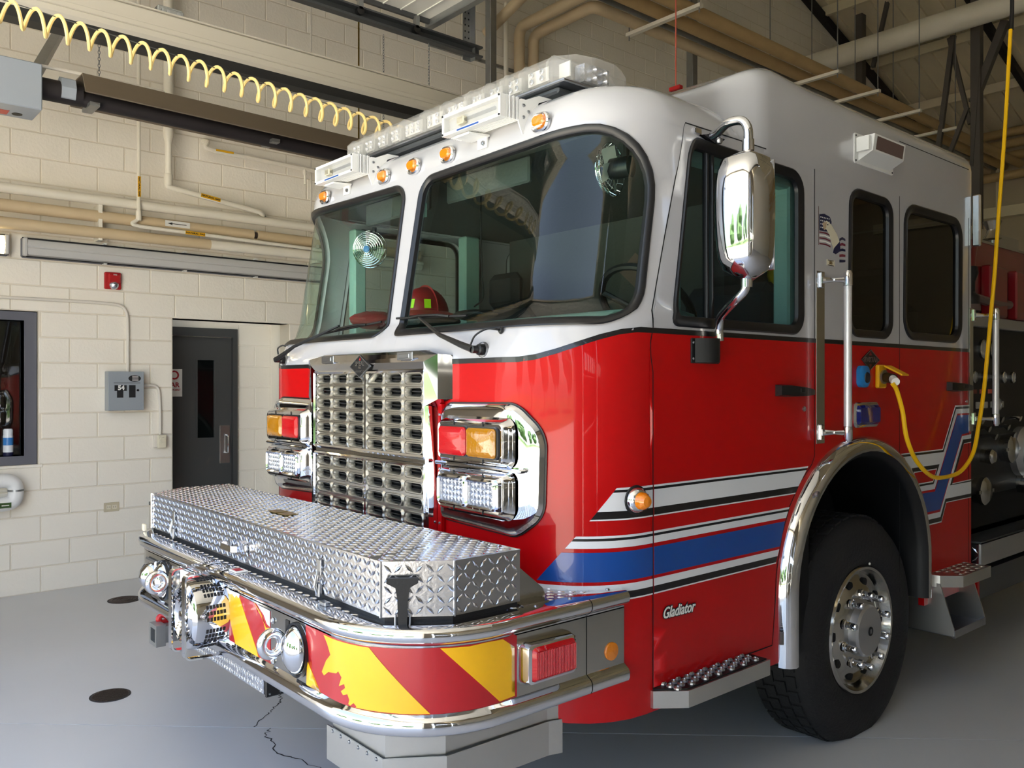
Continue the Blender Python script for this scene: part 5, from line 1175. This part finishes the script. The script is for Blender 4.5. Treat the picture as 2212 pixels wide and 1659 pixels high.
# air horn ring and oval horn dome on each side of the siren
for s in (1, -1):
    t = empty('tow_eye_set', (s*.56, -.68, .72), parent=BP); c = Vector((s*.56, -.690, .812))
    G().tube([c+Vector((0, .034*cos(2*pi*k/28), .036*sin(2*pi*k/28))) for k in range(28)], .0165, 12, loop=True).obj('tow_eye', 'chrome', t)
    G().b2(s*.548, s*.572, -.655, -.636, .79, .834, .004).obj('eye_shank', 'chrome', t)
    G().b2(s*.55, s*.575, -.6375, -.636, .745, .88).obj('face_slot', 'ink', t, smooth=0)
    c = Vector((s*.635, -.636, .80)); rs = []
    for k in range(7):
        a = k/6*pi/2; f = cos(a); rs.append([(c.x+.062*f*cos(2*pi*j/28), c.y-.05*sin(a), c.z+.078*f*sin(2*pi*j/28)) for j in range(28)])
    G().rings(rs).obj('horn_dome', 'chrome', t)
    g = G(); g.rings([[(c.x+k*.067*cos(2*pi*j/28), c.y-d, c.z+k*.078*sin(2*pi*j/28)) for j in range(28)] for k, d in ((1.14, 0), (1.12, .012), (1.02, .008))], True, False); g.obj('dome_seal', 'gasket', t)
    for z in (.855, .72): G().lathe([(.011, 0), (.008, .006), (0, .008)], (s*.455, -.637, z), (0, -1, 0), 10).obj('bolt', 'steel', t)
t = empty('corner_lamp', (-.78, -.64, .72), parent=BP)
G().b2(-.86, -.72, -.648, -.634, .72, .87, .006).obj('lamp_plate', 'silver', t); G().lathe([(.06, 0), (.055, .02), (.03, .04), (0, .046)], (-.79, -.648, .795), (0, -1, 0), 24).obj('lamp_dome', 'chrome', t)
# mechanical siren behind its guard straps
SR = empty('siren', (-.04, -.7, .64), parent=BP); cs = Vector((-.035, -.635, .795)); ax = (0, -1, 0)
G().lathe([(.125, -.002), (.128, .01), (.128, .105), (.124, .122), (.112, .132), (.10, .134)], cs, ax, 40).obj('siren_barrel', 'chrome', SR)
G().lathe([(.10, .126), (0, .128)], cs, ax, 32).obj('siren_mouth', 'dark_void', SR)
g = G()
for r_ in (.03, .05, .07, .09, .102): g.lathe([(r_-.004, .128), (r_, .137), (r_+.004, .128)], cs, ax, 32)
g.obj('siren_louvres', 'chrome', SR); G().lathe([(.022, .128), (.018, .142), (0, .144)], cs, ax, 16).obj('siren_hub', 'chrome', SR)
g = G()
for i in range(36):
    a = 2*pi*i/36
    if i % 4 == 3: continue
    for j in range(6):
        p = cs+Vector((.1285*cos(a), -.022-j*.0125, .1285*sin(a))); g.box(p, (.003, .0085, .014), ry=-a)
g.obj('siren_slots', 'ink', SR, kind='stuff', smooth=0)
for x in (.03, -.11):
    P = bend([(x, -.60, .962), (x, -.785, .955), (x, -.785, .648), (x, -.63, .638)], .022, 5); fr = []
    for i, p in enumerate(P):
        a = P[max(0, i-1)]; b = P[min(len(P)-1, i+1)]; tt = (b-a).normalized(); fr.append((p, (1, 0, 0), Vector((0, tt.z, -tt.y))))
    G().rings([[Vector(o)+Vector(a)*u+Vector(b)*v for u, v in ((-.016, -.003), (.016, -.003), (.016, .003), (-.016, .003))] for o, a, b in fr]).obj('guard_strap', 'chrome', SR, smooth=25)
# -- lower items: LED bar, receiver, tow hook, intake shroud
t = empty('lower_led_bar', (0, -.58, .55), parent=FT)
G().b2(-.30, .362, -.622, -.555, .568, .64, .006).obj('led_housing', 'black_plastic', t); lf = G().b2(-.295, .356, -.625, -.621, .575, .632).obj('led_panel', 'led_face', t, smooth=0)
g = G()
for i in range(28):
    for j in range(2): g.lathe([(.0105, 0), (.004, -.004)], (-.282+i*.0230, -.6255, .590+j*.026), (0, -1, 0), 8)
g.obj('led_cups', 'silver', lf, kind='stuff')
e = G().b2(.362, .372, -.624, -.553, .565, .643, .004).obj('end_plate', 'black_plastic', t); G().lathe([(.018, 0), (.016, .006), (.006, .008), (0, .008)], (.372, -.59, .616), (1, 0, 0), 14).obj('end_knob', 'black_satin', e)
for y, z in ((-.61, .577), (-.57, .577), (-.57, .63)): G().lathe([(.004, 0), (.003, .003), (0, .003)], (.372, y, z), (1, 0, 0), 8).obj('screw', 'steel', e)
[G().b2(x, x+.04, -.56, -.50, .60, .66).obj('led_mount', 'black_plastic', t, smooth=0) for x in (-.26, .2)]
t = empty('receiver_tube', (-.58, -.6, .55), parent=FT); c = (-.585, .585)
for nm, w, y0, y1 in (('tube', .035, -.67, -.35), ('collar', .045, -.70, -.66)):
    g = G(); q = [(-1, -1), (1, -1), (1, 1), (-1, 1)]
    g.rings([[(c[0]+a*w, y1, c[1]+b*w) for a, b in q], [(c[0]+a*w, y0, c[1]+b*w) for a, b in q], [(c[0]+a*.028, y0, c[1]+b*.028) for a, b in q], [(c[0]+a*.028, y1-.02, c[1]+b*.028) for a, b in q]], True, False); g.obj(nm, 'galv', t, smooth=0)
G().cyl((-.55, -.60, .585), (-.545, -.60, .585), .009, seg=12).obj('pin_hole', 'ink', t)
G().b2(-.555, -.53, -.64, -.60, .60, .66).obj('receiver_hanger', 'galv', t, smooth=0)
G().tube(arcpts([(-.62, -.56, .655), (-.62, -.64, .655), (-.62, -.665, .64), (-.62, -.65, .622), (-.62, -.62, .625)], 6), .012, 10).obj('tow_hook', 'alarm_red', FT)
t = empty('intake_shroud', (.85, -.2, .40), parent=FT)
def wall4(P, z0, z1, m, nm, th=.004):
    for a, b in zip(P, P[1:]):
        a, b = Vector(a), Vector(b); d = (b-a).normalized(); n = Vector((d.y, -d.x))*th
        G().add([(a.x, a.y, z0), (b.x, b.y, z0), (b.x, b.y, z1), (a.x, a.y, z1), (a.x-n.x, a.y-n.y, z0), (b.x-n.x, b.y-n.y, z0), (b.x-n.x, b.y-n.y, z1), (a.x-n.x, a.y-n.y, z1)], [(0, 1, 2, 3), (4, 5, 6, 7), (0, 1, 5, 4), (3, 2, 6, 7), (1, 2, 6, 5), (0, 3, 7, 4)]).obj(nm, m, t, smooth=0)
Ps = [(.62, -.50), (.945, -.50), (1.045, -.345), (1.06, .07), (1.075, .12)]
wall4(Ps, .50, .66, 'aluminium', 'shroud_panel'); wall4([(.60, -.512), (.948, -.512), (1.058, -.35), (1.068, .07), (1.083, .12)], .40, .515, 'aluminium', 'shroud_skirt')
for k in range(6): G().lathe([(.007, 0), (.005, .004), (0, .005)], (.64+k*.055, -.512, .505), (0, -1, 0), 8).obj('rivet', 'steel', t)

# ================================================================== TREAD PLATE BOX ON THE BUMPER DECK
EB = empty('equipment_box', (0, -.35, .957), parent=FT); z0, z1 = .972, 1.136
G().prism(offs(boxo, -.012), FZ(z0), 0, -.016).obj('box_gasket', 'rubber', EB, smooth=0)
seam = lambda y: .96-.09*(y+.565)/.40
lidp = [(-1.025, -.564), (.958, -.564), (.865, -.13), (-1.15, -.13), (-1.15, -.39)]; endp = [(.962, -.564), (1.025, -.564), (1.15, -.39), (1.15, -.13), (.869, -.13)]
G().prism(offs(boxo, -.002), FZ(z1-.004), 0, -(z1-z0-.004)).obj('box_body', 'tread_plate', EB, smooth=0)
lid = G().prism(lidp, FZ(z1), 0, -.005).obj('box_lid', 'tread_plate', EB, smooth=0); ecap = G().prism(endp, FZ(z1), 0, -.005).obj('box_end', 'tread_plate', EB, smooth=0)
lugs(G(), offs(lidp, -.008), FZ(z1), .0265, .030, .009, .003).obj('lid_lugs', 'tread_plate', lid, kind='stuff', smooth=0)
lugs(G(), offs(endp, -.008), FZ(z1), .0265, .030, .009, .003).obj('end_lugs', 'tread_plate', ecap, kind='stuff', smooth=0)
lugs(G(), [(-1.02, z0+.006), (1.02, z0+.006), (1.02, z1-.006), (-1.02, z1-.006)], FY(-.5655), .0265, .030, .009, .003).obj('front_lugs', 'tread_plate', EB, kind='stuff', smooth=0)
for s in (1, -1):
    a = Vector((s*1.025, -.566)); b = Vector((s*1.152, -.39)); d = (b-a); L = d.length; d.normalize(); n = Vector((s*-d.y*-1*s if 0 else (d.y*s), -d.x*s)).normalized()
    if n.y > 0: n = -n
    fn = lambda u, v, dd_: (a.x+d.x*u+n.x*dd_, a.y+d.y*u+n.y*dd_, v)
    lugs(G(), [(.008, z0+.006), (L-.008, z0+.006), (L-.008, z1-.006), (.008, z1-.006)], fn, .031, .034, .010, .003).obj('corner_lugs', 'tread_plate', EB, kind='stuff', smooth=0)
    lugs(G(), [(-.385, z0+.006), (-.136, z0+.006), (-.136, z1-.006), (-.385, z1-.006)], (lambda u, v, dd_: (s*(1.1502+dd_), u, v)), .031, .034, .010, .003).obj('side_lugs', 'tread_plate', EB, kind='stuff', smooth=0)
    for c in (a, b): G().tube([(c.x, c.y, z0), (c.x, c.y, z1)], .004, 6).obj('corner_weld', 'silver', EB)
    # rubber T latch on the chamfered corner
    t = empty('rubber_latch', fn(.03, z0, 0), parent=EB); f2 = lambda u, v, dd_: fn(u, v, dd_)
    G().prism([(.052, .957), (.078, .957), (.080, 1.03), (.086, 1.065), (.110, 1.078), (.110, 1.092), (.018, 1.092), (.018, 1.078), (.044, 1.065), (.050, 1.03)], f2, .012, .028).obj('latch_strap', 'rubber', t)
    for u in (.044, .086): G().tube(bend([fn(u, .985, .02), fn(u, .952, .03), fn(u+(.02 if u < .06 else -.02), .948, .03)], .01), .003, 6).obj('latch_wire', 'steel', t)
    G().prism([(-.165, 1.11), (-.02, .995), (-.01, .975), (-.01, .958), (-.165, .958)], lambda u, v, dd_: (s*(1.13+dd_), u, v), 0, .004).obj('gusset_plate', 'dull_chrome', EB, smooth=0)
    G().b2(s*1.13, s*1.165, -.13, -.02, .957, .961).obj('gusset_foot', 'dull_chrome', EB, smooth=0)
for x in (-.71, .655):
    t = empty('box_latch', (x, -.57, .97), parent=EB)
    G().b2(x-.012, x+.012, -.572, -.566, 1.035, 1.085, .001).obj('keeper', 'steel', t); G().b2(x-.014, x+.014, -.578, -.566, .965, 1.01, .002).obj('latch_base', 'steel', t)
    G().tube([(x, -.575, .975), (x, -.585, 1.0), (x, -.576, 1.045)], [.006, .006, .004], 8).obj('latch_lever', 'steel', t)
t = empty('lid_handle', (-.01, -.6, 1.02), parent=EB)
G().rings([[(x, y, z) for z in (1.022, 1.044)]+[(x, y+.004, z) for z in (1.044, 1.022)] for x, y in ((-.085, -.566), (-.082, -.60), (-.06, -.615), (.04, -.615), (.062, -.60), (.065, -.566))]).obj('grip', 'chrome', t, smooth=0)
for x in (-.085, .066): G().lathe([(.018, 0), (.016, .004), (0, .005)], (x, -.566, 1.033), (0, -1, 0), 14).obj('handle_foot', 'steel', t)
for x in (-.07, .02): G().b2(x-.038, x+.038, -.40, -.345, z1+.003, z1+.006, .001).obj('info_plate', 'hinge', lid)
lb = G().box((.09, -.605, .960), (.07, .045, .004)).obj('warning_sticker', 'label_white', BP, smooth=0); G().box((.085, -.605, .9625), (.045, .03, .001)).obj('sticker_print', 'ink_red', lb, smooth=0)
for x, y in ((.86, -.15), (.99, -.15), (1.07, -.15)): G().lathe([(.008, 0), (.006, .005), (0, .006)], (x, y, z1), (0, 0, 1), 8).obj('lid_bolt', 'steel', EB)
G().b2(-1.06, -1.03, -.60, -.585, .957, .99, .003).obj('deck_clip', 'ivory', BP); G().b2(.72, .76, -.605, -.585, .957, .97, .002).obj('strike_clip', 'steel', BP)

# ================================================================== CAB INTERIOR
IN = empty('cab_interior', (0, 1.2, .98), parent=FT)
g = G(); dp = [(.20, 1.60), (.20, 1.86), (.34, 1.915), (.62, 1.955), (.80, 1.93), (.86, 1.78), (.86, 1.0), (.5, 1.0)]
g.prism(dp, lambda u, v, d: (d, u, v), -1.12, 1.12); g.obj('dashboard', 'dash', IN)
G().b2(-.45, .45, .86, 2.2, 1.0, 1.72, .05).obj('engine_hump', 'dark_trim', IN)
G().b2(-.40, .42, 1.0, 1.75, 1.72, 1.80, .03).obj('console_top', 'dark_trim', IN)
def seat(x, y, s=1):
    t = empty('seat', (x, y, .98), parent=IN)
    G().b2(x-.25, x+.25, y-.05, y+.42, 1.25, 1.42, .05).obj('cushion', 'seat_fabric', t); G().b2(x-.25, x+.25, y+.36, y+.50, 1.4, 2.12, .05).obj('back', 'seat_fabric', t); G().b2(x-.14, x+.14, y+.38, y+.48, 2.12, 2.34, .04).obj('headrest', 'seat_fabric', t)
for x in (-.82, .82): seat(x, 1.05)
for x in (-.75, 0, .75): seat(x, 2.6)
for x in (-1, 1):
    G().b2(x*1.10, x*1.17, .58, .66, 1.9, 2.55, .01).obj('pillar_trim', 'teal_trim', IN)
    G().b2(x*1.10, x*1.18, 1.38, 1.50, 1.0, 2.6, .01).obj('pillar_trim', 'teal_trim', IN)
G().b2(1.12, 1.18, .62, 1.42, 2.50, 2.58, .01).obj('header_trim', 'teal_trim', IN)
G().b2(-1.15, 1.15, .42, 3.15, 2.60, 2.63).obj('headliner', 'dark_trim', IN, smooth=0)
G().b2(-1.1, 1.1, 1.75, 1.80, 1.7, 2.6).obj('rear_partition', 'dark_trim', IN, smooth=0)
sp = G().prism([(-.12, 2.30), (0, 2.40), (.12, 2.30), (0, 2.20)], FY(1.745), 0, .003).obj('partition_badge', 'ink_grey', IN, smooth=0)
swc = Vector((.78, .92, 1.98)); sax = Vector((0, .75, .66)).normalized(); u = Vector((1, 0, 0)); v = sax.cross(u)
t = empty('steering_wheel', swc, parent=IN); G().tube([swc+(u*cos(2*pi*k/32)+v*sin(2*pi*k/32))*.225 for k in range(32)], .016, 8, loop=True).obj('rim', 'black_plastic', t)
G().lathe([(.07, 0), (.06, .03), (0, .035)], swc-sax*.04, sax, 16).obj('hub', 'black_plastic', t)
for k in range(3):
    a = pi/2+2*pi*k/3; G().tube([swc-sax*.03, swc+(u*cos(a)+v*sin(a))*.22], .013, 8).obj('spoke', 'black_plastic', t)
G().cyl(swc-sax*.03, swc-sax*.45, .03).obj('column', 'black_plastic', t)
def fan(c, ax, r, lab):
    t = empty('cab_fan', c, parent=IN); ax = Vector(ax).normalized(); uu = ax.cross(Vector((0, 0, 1))).normalized(); vv = uu.cross(ax); c = Vector(c)
    g = G()
    for k in range(8):
        q = r*(.2+.8*k/7); dz = .045*(1-(q/r)**2)**.5 if q < r else 0
        g.tube([c+ax*dz+(uu*cos(2*pi*j/36)+vv*sin(2*pi*j/36))*q for j in range(36)], .0022, 5, loop=True)
    for j in range(16):
        a = 2*pi*j/16; g.tube([c+ax*.045*(1-(k/6)**2)**.5+(uu*cos(a)+vv*sin(a))*r*(k/6) for k in range(1, 7)], .0014, 4)
    g.obj('fan_guard', 'chrome', t)
    G().lathe([(r*.19, .046), (r*.17, .05), (0, .051)], c, ax, 18).obj('guard_badge', 'bottle_blue', t)
    g = G()
    for k in range(4):
        a = k*pi/2+.4; p = c+(uu*cos(a)+vv*sin(a))*r*.5; w_ = (uu*-sin(a)+vv*cos(a)); o_ = (uu*cos(a)+vv*sin(a))
        g.add([p+w_*r*.3-o_*r*.3+ax*.012, p+w_*r*.34+o_*r*.33+ax*.012, p-w_*r*.34+o_*r*.33-ax*.012, p-w_*r*.3-o_*r*.3-ax*.012], [(0, 1, 2, 3)])
    g.obj('fan_blades', 'lens_clear', t); G().cyl(c, c-ax*.08, .04).obj('fan_motor', 'black_plastic', t); G().cyl(c-ax*.06, c-ax*.06+Vector((0, 0, r*1.25)), .012).obj('fan_stalk', 'black_plastic', t)
fan((-.80, .50, 2.385), (.55, -.8, -.1), .098, 'f'); fan((.98, .48, 2.47), (-.95, -.25, 0), .10, 'f')
for x, y in ((-.35, .37), (.35, .37)): G().b2(x-.28, x+.28, y, y+.025, 2.47, 2.58, .008).obj('sun_visor', 'dark_trim', IN)
G().b2(.02, .07, .262, .266, 2.40, 2.46).obj('windshield_sticker', 'teal_trim', IN, smooth=0)
G().tube(arcpts([(.16, .5, 2.58), (.16, .5, 2.35), (.17, .5, 2.15), (.15, .52, 2.05), (.05, .55, 2.02)], 6), .004, 6).obj('microphone_cord', 'black_plastic', IN)
# bare sheet of paper and gloves lie on the dash, the helmet with them
hm = empty('fire_helmet', (-.46, .62, 1.955), 'dark red fire helmet with lime patches lying on the dashboard', 'helmet')
hc = Vector((-.46, .62, 2.02)); rs = []
for k in range(9):
    a = k/8*pi/2; f = cos(a); rs.append([(hc.x+.115*f*cos(2*pi*j/28)-.0, hc.y+.135*f*sin(2*pi*j/28), hc.z+.14*sin(a)) for j in range(28)])
G().rings(rs, True, True).obj('shell', 'helmet_red', hm)
g = G(); rs = []
for k, dz in ((.98, .012), (1.25, -.015), (1.27, -.022), (1.0, .0)): rs.append([(hc.x+.115*k*cos(2*pi*j/28)+(.09*(k-.98) if cos(2*pi*j/28) > 0 else 0)*3, hc.y+.135*k*sin(2*pi*j/28), hc.z+dz) for j in range(28)])
g.rings(rs, True, False, True).obj('brim', 'helmet_red', hm)
for a in (-.4, -1.1, -1.8, -2.6):
    P = []
    for da, e in ((-.13, .15), (.13, .15), (.15, .5), (-.15, .5)):
        P.append((hc.x+.118*cos(e)*cos(a+da), hc.y+.138*cos(e)*sin(a+da), hc.z+.143*sin(e)))
    G().add(P, [(0, 1, 2, 3)]).obj('reflective_patch', 'lime', hm, smooth=0)
G().rings([[(hc.x+(.117)*cos(a), hc.y, hc.z+.142*sin(a)), (hc.x+.126*cos(a), hc.y, hc.z+.152*sin(a)), (hc.x+.117*cos(a), hc.y+.012, hc.z+.142*sin(a))] for a in [pi*k/12 for k in range(13)]]).obj('crest', 'helmet_red', hm)
G().b2(hc.x-.16, hc.x+.16, hc.y-.15, hc.y+.13, 1.955, 2.004, .02).obj('liner', 'dark_trim', hm)
def lump(name, c, d, m, label, cat, seed):
    rnd = random.Random(seed); g = G(); rs = []
    for k in range(8):
        a = -pi/2+pi*k/7; rs.append([(c[0]+d[0]*cos(a)*cos(2*pi*j/16)*rnd.uniform(.85, 1.12), c[1]+d[1]*cos(a)*sin(2*pi*j/16)*rnd.uniform(.85, 1.12), c[2]+d[2]*(1+sin(a))*rnd.uniform(.92, 1.05)) for j in range(16)])
    return g.rings(rs, True, True).obj(name, m, None, label, cat, smooth=80)
lump('turnout_hood', (-.86, .56, 1.957), (.13, .14, .05), 'helmet_red', 'crumpled dark red hood on the passenger end of the dashboard', 'clothing', 3)
lump('black_gloves', (.04, .56, 1.957), (.14, .09, .025), 'black_satin', 'black gloves lying on the dashboard beside the red helmet', 'gloves', 5)
lump('yellow_jacket', (.98, 1.655, 2.05), (.07, .07, .16), 'turnout_yellow', 'yellow turnout jacket hung behind the driver seat', 'jacket', 9)

# ================================================================== PUMP BODY BEHIND THE CAB
PB = empty('pump_body', (0, 4.2, .5), parent=FT); XPp = 1.13
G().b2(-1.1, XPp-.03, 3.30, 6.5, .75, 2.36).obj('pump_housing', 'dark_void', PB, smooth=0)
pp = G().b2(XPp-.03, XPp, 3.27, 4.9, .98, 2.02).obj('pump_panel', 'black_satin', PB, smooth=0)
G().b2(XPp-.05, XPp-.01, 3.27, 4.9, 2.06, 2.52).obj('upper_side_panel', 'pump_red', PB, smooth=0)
G().b2(XPp-.04, XPp+.035, 3.30, 4.9, 2.00, 2.065, .004).obj('trim_ledge', 'brushed', PB)
G().b2(-1.1, XPp+.0, 3.27, 4.9, 2.52, 2.535).obj('top_ledge', 'tread_plate', PB, smooth=0)
tb = G().b2(.35, .38, 3.6, 6.5, 2.535, 2.95).obj('hose_bed_side', 'tread_plate', PB, smooth=0)
lugs(G(), [(3.6, 2.55), (5.4, 2.55), (5.4, 2.94), (3.6, 2.94)], FX(.38), .05, .05, .013, .004).obj('side_lugs', 'tread_plate', PB, kind='stuff', smooth=0)
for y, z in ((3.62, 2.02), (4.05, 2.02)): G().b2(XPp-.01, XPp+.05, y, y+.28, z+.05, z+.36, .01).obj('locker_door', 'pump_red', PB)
for x, y in ((1.0, 3.58), (1.0, 4.15)): G().lathe([(.035, 0), (.035, .07), (.058, .08), (.036, .12), (.032, .14), (.058, .195), (.05, .20), (0, .2)], (x, y, 2.535), (0, 0, 1), 18).obj('roller_post', 'dull_chrome', PB)
ga = [(3.62, 1.87, .058), (3.78, 1.87, .058)]+[(3.33+k*.155, 1.70, .036) for k in range(6)]+[(3.40, 1.385, .04), (3.86, 1.53, .04)]
for y, z, r_ in ga:
    t = G().lathe([(r_, 0), (r_, .014), (r_*.88, .018), (r_*.86, .012)], (XPp, y, z), (1, 0, 0), 24).obj('gauge_ring', 'dull_chrome', pp); G().lathe([(r_*.87, .011), (0, .012)], (XPp, y, z), (1, 0, 0), 20).obj('gauge_face', 'gauge_face', t)
for k, y in enumerate((3.32, 3.5, 3.62, 3.75)): G().b2(XPp, XPp+.004, y-.035, y+.035, 1.60, 1.625).obj('label_plate', ('red_rope', 'pump_red', 'red_rope', 'red_rope')[k], pp, smooth=0)
for y in (3.55, 3.66, 3.78, 3.92): G().b2(XPp, XPp+.01, y-.03, y+.03, 1.51, 1.55, .003).obj('lever_tag', 'gauge_face', pp)
for k in range(7):
    y = 3.40+k*.1; z = 1.44-.05*(k % 3); G().tube([(XPp, y, z), (XPp+.06, y, z+.01), (XPp+.09, y, z)], [.012, .01, .02], 8).obj('pull_lever', 'dull_chrome', pp)
for y, z, r_ in ((3.52, 1.02, .075), (3.95, 1.25, .08), (4.25, 1.02, .075), (3.62, 1.22, .04)):
    o = G().lathe([(r_, 0), (r_, .03), (r_*1.1, .035), (r_*1.1, .06), (r_*.8, .075), (0, .078)], (XPp, y, z), (1, 0, 0), 24).obj('discharge_cap', 'dull_chrome', pp)
    for a in (0, pi): G().box((XPp+.05, y+r_*1.25*cos(a), z), (.03, r_*.5, .02)).obj('cap_lug', 'dull_chrome', o, smooth=0)
G().lathe([(.16, 0), (.16, .04), (.13, .07), (.13, .14), (.12, .15), (0, .155)], (XPp, 4.22, 1.22), (1, 0, 0), 30).obj('suction_cap', 'brushed', pp)
nz = empty('hose_nozzle', (1.0, 3.44, 2.1), parent=PB)
G().tube([(1.10, 3.56, 2.50), (1.12, 3.48, 2.42), (1.13, 3.43, 2.32)], .03, 12).obj('hose_end', 'pump_red', nz); G().lathe([(.045, 0), (.05, .04), (.03, .09), (.028, .15), (.05, .18), (.052, .26), (.046, .27), (0, .25)], (1.13, 3.43, 2.35), (.05, -.05, -1), 20).obj('nozzle_body', 'black_plastic', nz)
G().lathe([(.053, 0), (.053, .04)], (1.141, 3.42, 2.125), (.05, -.05, -1), 20).obj('bumper_ring', 'ink_grey', nz)
G().tube([(1.15, 3.47, 2.17), (1.16, 3.75, 2.15), (1.15, 4.0, 2.16)], .028, 10).obj('pike_handle', 'ink_grey', PB)
G().b2(1.02, 1.235, 3.30, 3.62, .62, .74, .004).obj('board_end', 'tread_plate', PB); lugs(G(), [(1.04, .63), (1.22, .63), (1.22, .73), (1.04, .73)], FY(3.30), .05, .05, .014, .003).obj('board_lugs', 'tread_plate', PB, kind='stuff', smooth=0)
G().b2(.6, 1.24, 3.31, 5.2, .735, .75).obj('running_board', 'galv_dark', PB, smooth=0); G().b2(1.225, 1.24, 3.31, 5.2, .61, .745, .003).obj('board_edge', 'brushed', PB)
G().b2(1.0, 1.22, 3.31, 3.34, .36, .62).obj('red_kick_panel', 'red_paint', PB, smooth=0); G().b2(1.15, 1.20, 3.34, 5.2, .40, .56).obj('lower_rail', 'galv_dark', PB, smooth=0)
G().b2(-1.1, 1.1, 3.34, 6.5, .45, .78).obj('pump_frame', 'dark_void', PB, smooth=0)
G().b2(.35, .85, -.3, 6.0, .55, .8).b2(-.85, -.35, -.3, 6.0, .55, .8).obj('chassis_rail', 'black_satin', FT, smooth=0)
G().cyl((-.95, 2.0, .5), (.95, 2.0, .5), .07).obj('front_axle', 'black_satin', FT)

# ================================================================== YELLOW CORD
cdn = empty('extension_cord', (1.4, 2.4, 1.19), 'yellow extension cord looping from the truck inlet up to the ceiling', 'power cord')
G().tube(arcpts([(1.33, 2.02, 1.66), (1.335, 2.05, 1.63), (1.34, 2.10, 1.53), (1.34, 2.145, 1.40), (1.34, 2.25, 1.285), (1.34, 2.42, 1.20), (1.34, 2.60, 1.185), (1.34, 2.78, 1.205), (1.34, 2.93, 1.29), (1.33, 3.03, 1.43), (1.32, 3.13, 1.62), (1.31, 3.23, 1.92), (1.30, 3.34, 2.28), (1.30, 3.40, 2.62), (1.30, 3.50, 3.15), (1.30, 3.59, 3.76)], 8), .0105, 8).obj('cord', 'cord_yellow', cdn)
G().cyl((1.26, 2.105, 1.690), (1.31, 2.07, 1.682), .024).obj('plug_body', 'black_plastic', cdn); G().cyl((1.305, 2.072, 1.683), (1.34, 2.03, 1.668), .019).obj('plug_end', 'label_white', cdn)
G().tube([(1.30, 3.59, 3.75), (1.30, 3.61, 3.85), (1.30, 3.64, 5.0), (1.30, 3.66, ZR(3.66))], [.016, .012, .006, .006], 8).obj('drop_cable', 'black_plastic', cdn)
